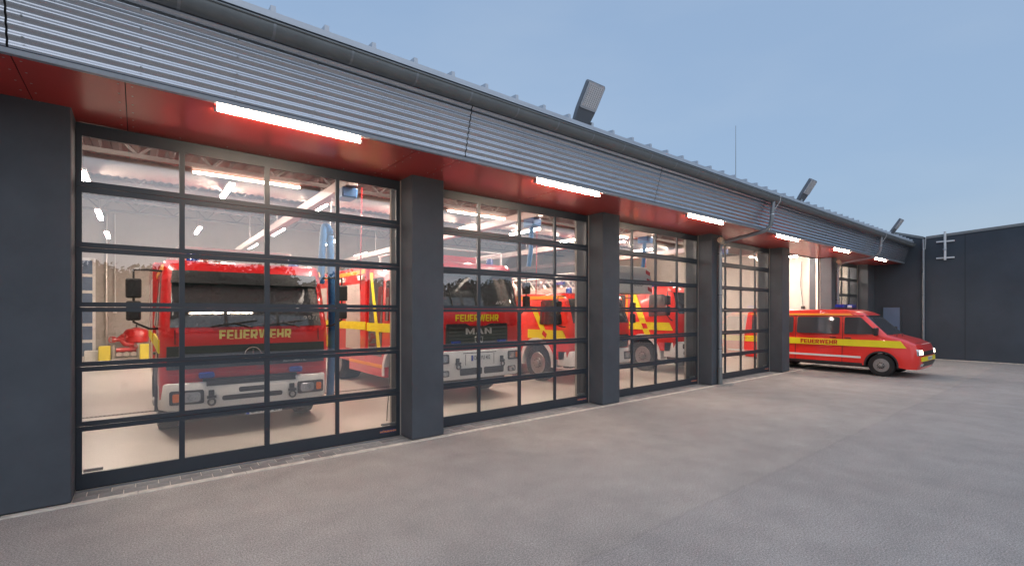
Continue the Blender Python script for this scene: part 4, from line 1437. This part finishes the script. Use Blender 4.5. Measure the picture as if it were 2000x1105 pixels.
# ---------- truck in the fourth bay
def truck_d():
    cx, fy = 14.02, 8.05
    o = empty('fire_engine', (cx, fy, 0))
    tag(o, 'red fire engine with wide yellow diagonal band on its cab, in the fourth bay', 'fire truck')
    hw, r, yw = 1.24, 0.50, 1.34
    zwb, zwt, zr, Lc = 1.86, 2.50, 2.70, 3.0
    front = [(0.12, 0.70), (0.05, 1.05), (0.03, 1.50), (0.05, zwb), (0.26, zwt), (0.32, zr - 0.08)]
    top = [(0.48, zr, 0.4), (Lc - 0.1, zr + 0.01, 0), (Lc, zr - 0.08, 0)]
    bot = [(Lc, 0.70, 0)] + arch(yw, r, r + 0.14, 0.70)
    c = Cab(hw, front, top, bot, zwb, zr)
    c.shell().build('cab', 'truck_red_bright', o, smooth=35)
    c.patch(-1.14, 1.14, zwb - 0.005, zwt + 0.01, 0.007, 18, 6, -1.10, 1.10).build('windscreen', 'cab_glass', o, smooth=50)
    c.patch(-0.80, 0.80, 1.08, 1.46, 0.022, 16, 3).build('grille', 'black_plastic', o, smooth=50)
    block_text('FEUERWEHR', 1.36, 0.13, (0.0, c.fy(1.62) - 0.006, 1.61), 'orange_film', o)
    bumper(o, hw, 0.52, 1.00, y0=-0.05)
    for s_ in (-1, 1):
        headlamp(o, s_, 0.90, -0.030, 0.86, 0.32, 0.15, amber=False)
        headlamp(o, s_, 0.90, -0.030, 0.66, 0.26, 0.10, amber=False)
        hook(o, s_ * 0.52, -0.055, 0.76)
        mirror(o, s_, hw, 0.22, 1.66, 2.52)
        beacon(o, s_ * 0.8, 0.60, zr)
        fender(o, s_, hw, yw, r, r + 0.10, r + 0.20, 'white_paint')
        c.side(rpoly([(0.42, 1.80), (1.10, 1.76), (1.10, 2.46), (0.54, 2.46)], 0.06), s_).build('side_window', 'cab_glass', o)
        c.side([(0.22, 1.34), (Lc, 1.34), (Lc, 1.58), (0.36, 1.58)], s_, 0.005).build('reflective_band', 'yellow_film', o)
        c.side([(1.00, 1.12), (1.22, 1.12), (1.86, 2.50), (1.62, 2.50)], s_, 0.008).build('diagonal_band', 'yellow_film', o)
        c.side([(1.12, 1.38), (1.30, 1.38), (1.37, 1.54), (1.19, 1.54)], s_, 0.011).build('red_patch', 'truck_red', o)
        c.side(rpoly([(2.05, 1.0), (2.85, 1.0), (2.85, 2.48), (2.05, 2.48)], 0.05), s_, 0.007).build('crew_door', 'cab_glass', o)
        c.side([(1.95, 0.74), (2.02, 0.74), (2.02, 2.5), (1.95, 2.5)], s_, 0.009).build('edge_band', 'orange_film', o)
    bd = MB().box(-1.25, 1.25, Lc + 0.05, 7.4, 0.62, 2.85).build('equipment_body', 'truck_red_bright', o, bevel=0.03)
    for s_ in (-1, 1):
        for (ya_, yb_) in ((3.2, 4.3), (5.9, 7.2)):
            sbox([(ya_, 0.80), (yb_, 0.80), (yb_, 2.55), (ya_, 2.55)], 1.25, s_, 'roller_shutter', 'shutter', bd)
        sbox([(3.1, 1.36), (7.35, 1.36), (7.35, 1.58), (3.1, 1.58)], 1.25, s_, 'reflective_band', 'yellow_film', bd, 0.008)
    plate(o, 0.0, 0.02, 0.42, 'CHA FU 441')
    MB().box(-1.0, 1.0, 0.9, 1.2, 2.72, 2.86).build('light_bar', 'blue_lens', o, bevel=0.03)
    truck_common(o, c, dict(hw=hw, L=7.4, yw=yw, yr=5.1, r=r))
    return o


truck_a()
truck_b()
truck_c()
truck_d()


# ---------- van driving out of the open bay
def van():
    cx, fy = 18.18, 3.30
    o = empty('emergency_van', (cx, fy, 0))
    tag(o, 'red emergency van with yellow side bands pulling out of the open bay, headlights on', 'van')
    hw, r, yw, yr, Lv = 0.95, 0.33, 0.92, 3.95, 4.95
    zwb, zr = 1.20, 1.99
    front = [(0.07, 0.26), (0.0, 0.45), (0.02, 0.80), (0.09, 0.96), (0.32, 1.08), (0.74, zwb), (1.34, 1.82), (1.50, 1.90)]
    top = [(1.80, zr - 0.01, 0.3), (2.6, zr, 0), (Lv - 0.25, zr - 0.02, 0), (Lv - 0.10, zr - 0.12, 0), (Lv - 0.01, 1.05, 0), (Lv, 0.60, 0), (Lv - 0.06, 0.30, 0)]
    bot = arch(yr, r, r + 0.07, 0.30) + arch(yw, r, r + 0.07, 0.30)
    c = Cab(hw, front, top, bot, zwb, zr, tumble=0.12, corner=1.2)
    c.shell().build('body', 'truck_red_bright', o, smooth=30)
    ws = c.patch(-0.82, 0.82, zwb + 0.03, 1.80, 0.008, 16, 6, -0.74, 0.74).build('windscreen', 'cab_glass', o, smooth=50)
    for x in (-0.5, 0.1):
        MB().tube([(x, c.fy(1.18) - 0.03, 1.18), (x + 0.5, c.fy(1.24) - 0.03, 1.23)], 0.008, 6).build('wiper', 'ink', ws)
    c.patch(-0.58, 0.58, 0.66, 0.78, 0.012, 12, 2).build('grille', 'black_plastic', o, smooth=50)
    c.patch(-0.70, 0.70, 0.34, 0.48, 0.012, 12, 2).build('lower_intake', 'black_plastic', o, smooth=50)
    c.patch(-0.80, 0.80, 0.50, 0.62, 0.020, 14, 2).build('bumper_band', 'yellow_film', o, smooth=50)
    plate(o, 0.0, -0.022, 0.57, 'CHA FU 111', 0.48, 0.10)
    block_text('FEUERWEHR', 0.95, 0.11, (0.0, c.fy(0.97) - 0.010, 0.965), 'letter_white', o, tilt=-1.0)
    for s_ in (-1, 1):
        h = c.patch(s_ * 0.66 if s_ > 0 else -0.905, 0.905 if s_ > 0 else -0.66, 0.66, 0.84, 0.012, 6, 4).build('headlight', 'lens', o, smooth=50)
        c.patch(s_ * 0.70 if s_ > 0 else -0.86, 0.86 if s_ > 0 else -0.70, 0.69, 0.81, 0.020, 6, 3).build('headlight_lens', 'lens_lit', h, smooth=50)
        c.patch(s_ * 0.66 if s_ > 0 else -0.80, 0.80 if s_ > 0 else -0.66, 0.36, 0.44, 0.020, 4, 2).build('fog_light', 'lens', o)
        wheel(o, s_ * (hw - 0.13), yw, r, 0.22, s_)
        wheel(o, s_ * (hw - 0.13), yr, r, 0.22, s_)
        # glass line
        c.side(rpoly([(0.96, 1.24), (1.85, 1.22), (1.85, 1.75), (1.44, 1.75)], 0.05), s_).build('front_door_window', 'cab_glass', o)
        c.side(rpoly([(1.98, 1.22), (3.20, 1.22), (3.20, 1.75), (1.98, 1.75)], 0.06), s_).build('side_window', 'cab_glass', o)
        c.side(rpoly([(3.32, 1.22), (4.66, 1.22), (4.62, 1.75), (3.32, 1.75)], 0.06), s_).build('side_window', 'cab_glass', o)
        # livery
        c.side([(0.32, 0.86), (Lv - 0.05, 0.86), (Lv - 0.05, 1.06), (0.46, 1.06)], s_, 0.006).build('reflective_band', 'yellow_film', o)
        c.side([(1.42, 0.50), (3.48, 0.50), (3.48, 0.56), (1.42, 0.56)], s_, 0.006).build('lower_band', 'letter_white', o)
        c.side([(1.64, 1.80), (Lv - 0.22, 1.80), (Lv - 0.22, 1.86), (1.72, 1.86)], s_, 0.006).build('roof_band', 'orange_film', o)
        for yy in (1.90, 3.24):
            c.side([(yy, 0.34), (yy + 0.010, 0.34), (yy + 0.010, 1.78), (yy, 1.78)], s_, 0.009).build('door_gap', 'ink', o)
        for yy in (1.66, 2.06):
            MB().box(s_ * (hw + 0.012) - 0.014, s_ * (hw + 0.012) + 0.014, yy, yy + 0.17, 1.09, 1.12).build('door_handle', 'black_plastic', o)
        m_ = MB().prism(rpoly([(s_ * 0.98 - 0.09, 1.20), (s_ * 0.98 + 0.09, 1.20), (s_ * 0.98 + 0.10, 1.44), (s_ * 0.98 - 0.10, 1.44)], 0.05), 'y', 0.98, 1.08).build('mirror', 'black_plastic', o, bevel=0.02)
        fender(o, s_, hw - 0.02, yw, r, r + 0.05, r + 0.09, 'black_plastic')
        fender(o, s_, hw - 0.02, yr, r, r + 0.05, r + 0.09, 'black_plastic')
    block_text('FEUERWEHR', 1.05, 0.13, (-hw - 0.012, 2.55, 0.96), 'truck_red', o, side=1)
    for s_ in (-1, 1):
        c.side([(1.38, 0.28), (3.50, 0.28), (3.50, 0.36), (1.38, 0.36)], s_, 0.012).build('sill', 'black_plastic', o)
        c.side([(1.36, 1.78), (Lv - 0.3, 1.78), (Lv - 0.3, 1.19), (Lv - 0.27, 1.19), (Lv - 0.27, 1.80), (1.36, 1.80)], s_, 0.005).build('window_trim', 'ink', o)
    c.patch(-0.62, 0.62, 1.005, 1.012, 0.006, 8, 1).build('bonnet_gap', 'ink', o)
    lb = MB().box(-0.62, 0.62, 1.95, 2.22, zr - 0.005, zr + 0.05).build('light_bar', 'black_plastic', o, bevel=0.01)
    MB().prism(rpoly([(-0.62, zr + 0.051), (-0.25, zr + 0.051), (-0.25, zr + 0.16), (-0.58, zr + 0.16)], 0.03), 'y', 1.96, 2.21).build('blue_dome', 'blue_lens', lb, bevel=0.02)
    MB().prism(rpoly([(0.25, zr + 0.051), (0.62, zr + 0.051), (0.58, zr + 0.16), (0.25, zr + 0.16)], 0.03), 'y', 1.96, 2.21).build('blue_dome', 'blue_lens', lb, bevel=0.02)
    MB().box(-0.24, 0.24, 1.98, 2.19, zr + 0.051, zr + 0.13).build('siren_box', 'cage_white', lb, bevel=0.01)
    MB().box(-0.7, 0.7, 0.5, 4.7, 0.22, 0.40).build('chassis', 'chassis', o)
    return o


van()

# ------------------------------------------------------------------ things in the hall


def exhaust(bay, label, hang):
    xx = X0 + bay * S + DW / 2 + 1.50
    o = empty('exhaust_rail', (xx, 0, 0))
    tag(o, label, 'exhaust extractor', 'exhaust extraction rails over the bays')
    MB().box(-0.09, 0.09, 7.9, 20.5, 4.02, 4.20).build('rail', 'rail_alu', o, bevel=0.01)
    mb = MB()
    for y in (9.6, 13.4, 17.2):
        mb.tube([(0, y, 4.20), (0, y, roof_z(y) - 0.84)], 0.02, 6)
    mb.build('hanger', 'steel_beam', o)
    MB().box(-0.13, 0.13, 8.0, 8.35, 3.84, 4.02).build('trolley', 'hose_blue', o, bevel=0.02)
    if hang:
        pts, rr = [], []
        n = 150
        for i in range(n + 1):
            t = i / n
            z = 3.32 - t * 2.95
            pts.append((-0.03 + 0.03 * math.sin(t * 4), 8.95 + 0.05 * math.cos(t * 3), z))
            rr.append(0.072 if i % 2 else 0.062)
        MB().tube(pts, rr, 14).build('hose', 'hose_blue', o, smooth=60)
        pts, rr = [], []
        for i in range(61):
            t = i / 60
            a = PI * t
            pts.append((-0.03 - 0.16 * (1 - math.cos(a)) / 2, 8.98, 3.32 + 0.16 * math.sin(a) - 0.9 * max(0, t - 0.6) / 0.4))
            rr.append(0.066 if i % 2 else 0.056)
        MB().tube(pts, rr, 12).build('hose_loop', 'hose_blue', o, smooth=60)
        MB().tube([(0, 8.97, 4.02), (-0.04, 8.97, 3.48)], 0.012, 6).build('balancer_strap', 'letter_white', o)
    else:
        MB().tube([(0, 8.2, 3.86), (0.02, 8.25, 3.3), (0.0, 8.3, 2.95)], 0.055, 10).build('hose', 'hose_blue', o, smooth=60)
    MB().tube([(0.35, 8.4, 4.15), (0.33, 8.42, 2.30)], 0.010, 6).build('air_line', 'red_paint', o)


exhaust(0, 'exhaust extraction rail with long blue hose hanging beside the leftmost fire engine', True)
exhaust(1, 'exhaust extraction rail with short blue hose above the second bay', False)
exhaust(2, 'exhaust extraction rail with blue trolley above the third bay', False)
exhaust(3, 'exhaust extraction rail with blue trolley above the fourth bay', False)

du = empty('ventilation_duct', (0, 12.2, 0))
tag(du, 'ribbed metal ventilation duct running under the hall ceiling', 'duct')
pts, rr = [], []
x = XL + 0.1
i = 0
while x < XPART - 0.1:
    pts.append((x, 0, 4.78))
    rr.append(0.21 if i % 2 else 0.175)
    x += 0.07
    i += 1
MB().tube(pts, rr, 16).build('duct', 'duct', du, smooth=60)
mb = MB()
for k in range(9):
    mb.tube([(XL + 1.5 + k * 3.0, 0, 4.97), (XL + 1.5 + k * 3.0, 0, roof_z(12.2) - 0.13)], 0.012, 6)
mb.build('hanger', 'steel_beam', du)

# pump unit against the back wall
pu = empty('pump_unit', (-0.35, 23.6, 0.012))
tag(pu, 'red pump trailer with round red tank and valve wheels by the back wall', 'pump')
MB().lathe([(0.36, 0.70), (0.40, 0.74), (0.40, 1.10), (0.32, 1.22), (0.10, 1.28), (0.06, 1.29)], 'z', (0.30, 0.15, 0), 24).build('tank', 'red_paint', pu, smooth=40)
MB().tube([(0.30, 0.15, 1.28), (0.30, 0.15, 1.40)], 0.025, 8).build('tank_valve', 'black_plastic', pu)
MB().box(-0.42, 0.42, -0.35, 0.45, 0.10, 0.16).box(-0.40, -0.34, -0.3, 0.4, 0.16, 0.6).box(0.34, 0.40, -0.3, 0.4, 0.16, 0.70).box(0.0, 0.5, -0.05, 0.45, 0.62, 0.70).build('frame', 'alu', pu)
mb = MB()
mb.tube([(-0.40, -0.2, 0.86), (-0.15, -0.25, 0.84), (-0.05, -0.2, 0.66), (0.22, -0.2, 0.62)], 0.085, 10)
mb.tube([(-0.25, -0.2, 0.86), (-0.10, -0.25, 1.0)], 0.06, 10)
mb.tube([(-0.3, -0.25, 0.45), (0.3, -0.25, 0.45)], 0.09, 10)
mb.build('manifold', 'red_paint', pu, smooth=50)
for (x, z) in ((-0.08, 0.94), (0.22, 0.56), (-0.40, 0.86)):
    pts = [(x + 0.11 * math.cos(2 * PI * i / 16), -0.36, z + 0.11 * math.sin(2 * PI * i / 16)) for i in range(17)]
    MB().tube(pts, 0.016, 6).tube([(x - 0.11, -0.36, z), (x + 0.11, -0.36, z)], 0.012, 6).tube([(x, -0.36, z - 0.11), (x, -0.36, z + 0.11)], 0.012, 6).build('valve_wheel', 'red_paint', pu)
for i, x in enumerate((-0.22, 0.0, 0.22)):
    MB().lathe([(0.085, -0.08), (0.085, 0.02), (0.05, 0.03)], 'y', (x, -0.36, 0.30), 14).build('outlet_cap', 'alu', pu, smooth=40)


def crate(x, y, w, d_, h, m, label):
    o = empty('hose_crate' if m != 'white_paint' else 'storage_box', (x, y, 0.012))
    tag(o, label, 'crate')
    MB().box(-w / 2, w / 2, -d_ / 2, d_ / 2, 0.0, h).build('box', m, o, bevel=0.02)
    n = 5
    for i in range(n):
        z = 0.05 + (h - 0.1) * i / (n - 1)
        MB().box(-w / 2 + 0.02, w / 2 - 0.02, -d_ / 2 - 0.012, -d_ / 2 - 0.001, z - 0.025, z + 0.025).build('rib', m, o)


crate(-0.98, 23.3, 0.34, 0.5, 0.62, 'yellow_crate', 'yellow ribbed crate on the left of the red pump trailer')
crate(0.22, 23.1, 0.34, 0.5, 0.66, 'yellow_crate', 'yellow ribbed crate on the right of the red pump trailer')
crate(-1.36, 23.6, 0.40, 0.4, 0.46, 'white_paint', 'low white box beside the rear door, left of the yellow crate')

# conduits and a cable run on the walls
o = empty('wall_conduit', (-0.98, YB - 0.05, 0))
tag(o, 'pale vertical conduit pipe on the back wall beside the rear door', 'pipe')
MB().tube([(0, 0, 0.02), (0, 0, 5.8)], 0.035, 8).build('pipe', 'alu', o)
o = empty('wall_socket', (-0.72, YB - 0.05, 0))
tag(o, 'thin cable drop with socket box on the back wall', 'socket')
MB().tube([(0, 0, 2.0), (0, 0, 5.8)], 0.02, 8).build('cable', 'letter_white', o)
MB().box(-0.06, 0.06, -0.04, 0.02, 1.86, 2.0).build('socket_box', 'letter_white', o)

o = empty('door_operator', (XPART - 0.10, 7.55, 0))
tag(o, 'black door control box with cable on the pale wall inside the open bay', 'control box')
MB().box(-0.05, 0.05, -0.06, 0.06, 2.02, 2.14).build('button_box', 'black_plastic', o, bevel=0.01)
MB().box(-0.05, 0.05, -0.06, 0.06, 1.84, 1.96).build('button_box', 'black_plastic', o, bevel=0.01)
MB().tube([(0.02, 0, 2.1), (0.03, 0.10, 3.0), (0.03, 0.05, 3.9)], 0.010, 6).build('cable', 'black_plastic', o)

# ------------------------------------------------------------------ wood beyond the yard, mirrored in the glass; grass added to darken the reflection
mat('added_lawn', (0.045, 0.060, 0.022), 0.9, var=0.3, vscale=0.6)
g = MB().add([(-160, -260, 0.02), (200, -260, 0.02), (200, -11, 0.02), (-160, -11, 0.02)], [(0, 1, 2, 3)])
tag(g.build('added_lawn', 'added_lawn'), kind='structure')
rt = random.Random(11)
lv = MB()
hx = -46.0
crowns = []
while hx < 105:
    rr_ = rt.uniform(2.0, 3.6)
    crowns.append((hx, -36 + rt.uniform(-4, 4), rt.uniform(0.8, 3.2), rr_))
    hx += rr_ * rt.uniform(0.5, 0.95)
for (cx_, cy_, cz_, rr_) in crowns:
    lv.lathe([(rr_ * 0.30, -rr_ * 0.80), (rr_ * 0.80, -rr_ * 0.30), (rr_ * 0.88, 0.15 * rr_), (rr_ * 0.62, rr_ * 0.62), (rr_ * 0.2, rr_ * 0.86)], 'z', (cx_, cy_, max(cz_, 0.85 * rr_)), 12)
    for i in range(900):
        v = Vector((rt.gauss(0, 1), rt.gauss(0, 1), rt.gauss(0, 1))).normalized() * rr_ * rt.uniform(0.8, 1.04)
        c = Vector((cx_, cy_, max(cz_, 0.85 * rr_))) + v
        c.z = abs(c.z)
        a = Vector((rt.gauss(0, 1), rt.gauss(0, 1), rt.gauss(0, 1))).normalized()
        b = a.orthogonal().normalized()
        s_ = rt.uniform(0.14, 0.30)
        lv.add([c + a * s_, c + b * s_ * 0.7, c - a * s_, c - b * s_ * 0.7], [(0, 1, 2, 3)])
tag(lv.build('tree_line', 'foliage'), 'dark line of trees beyond the yard, seen mirrored in the door glass', 'wood', kind='stuff')
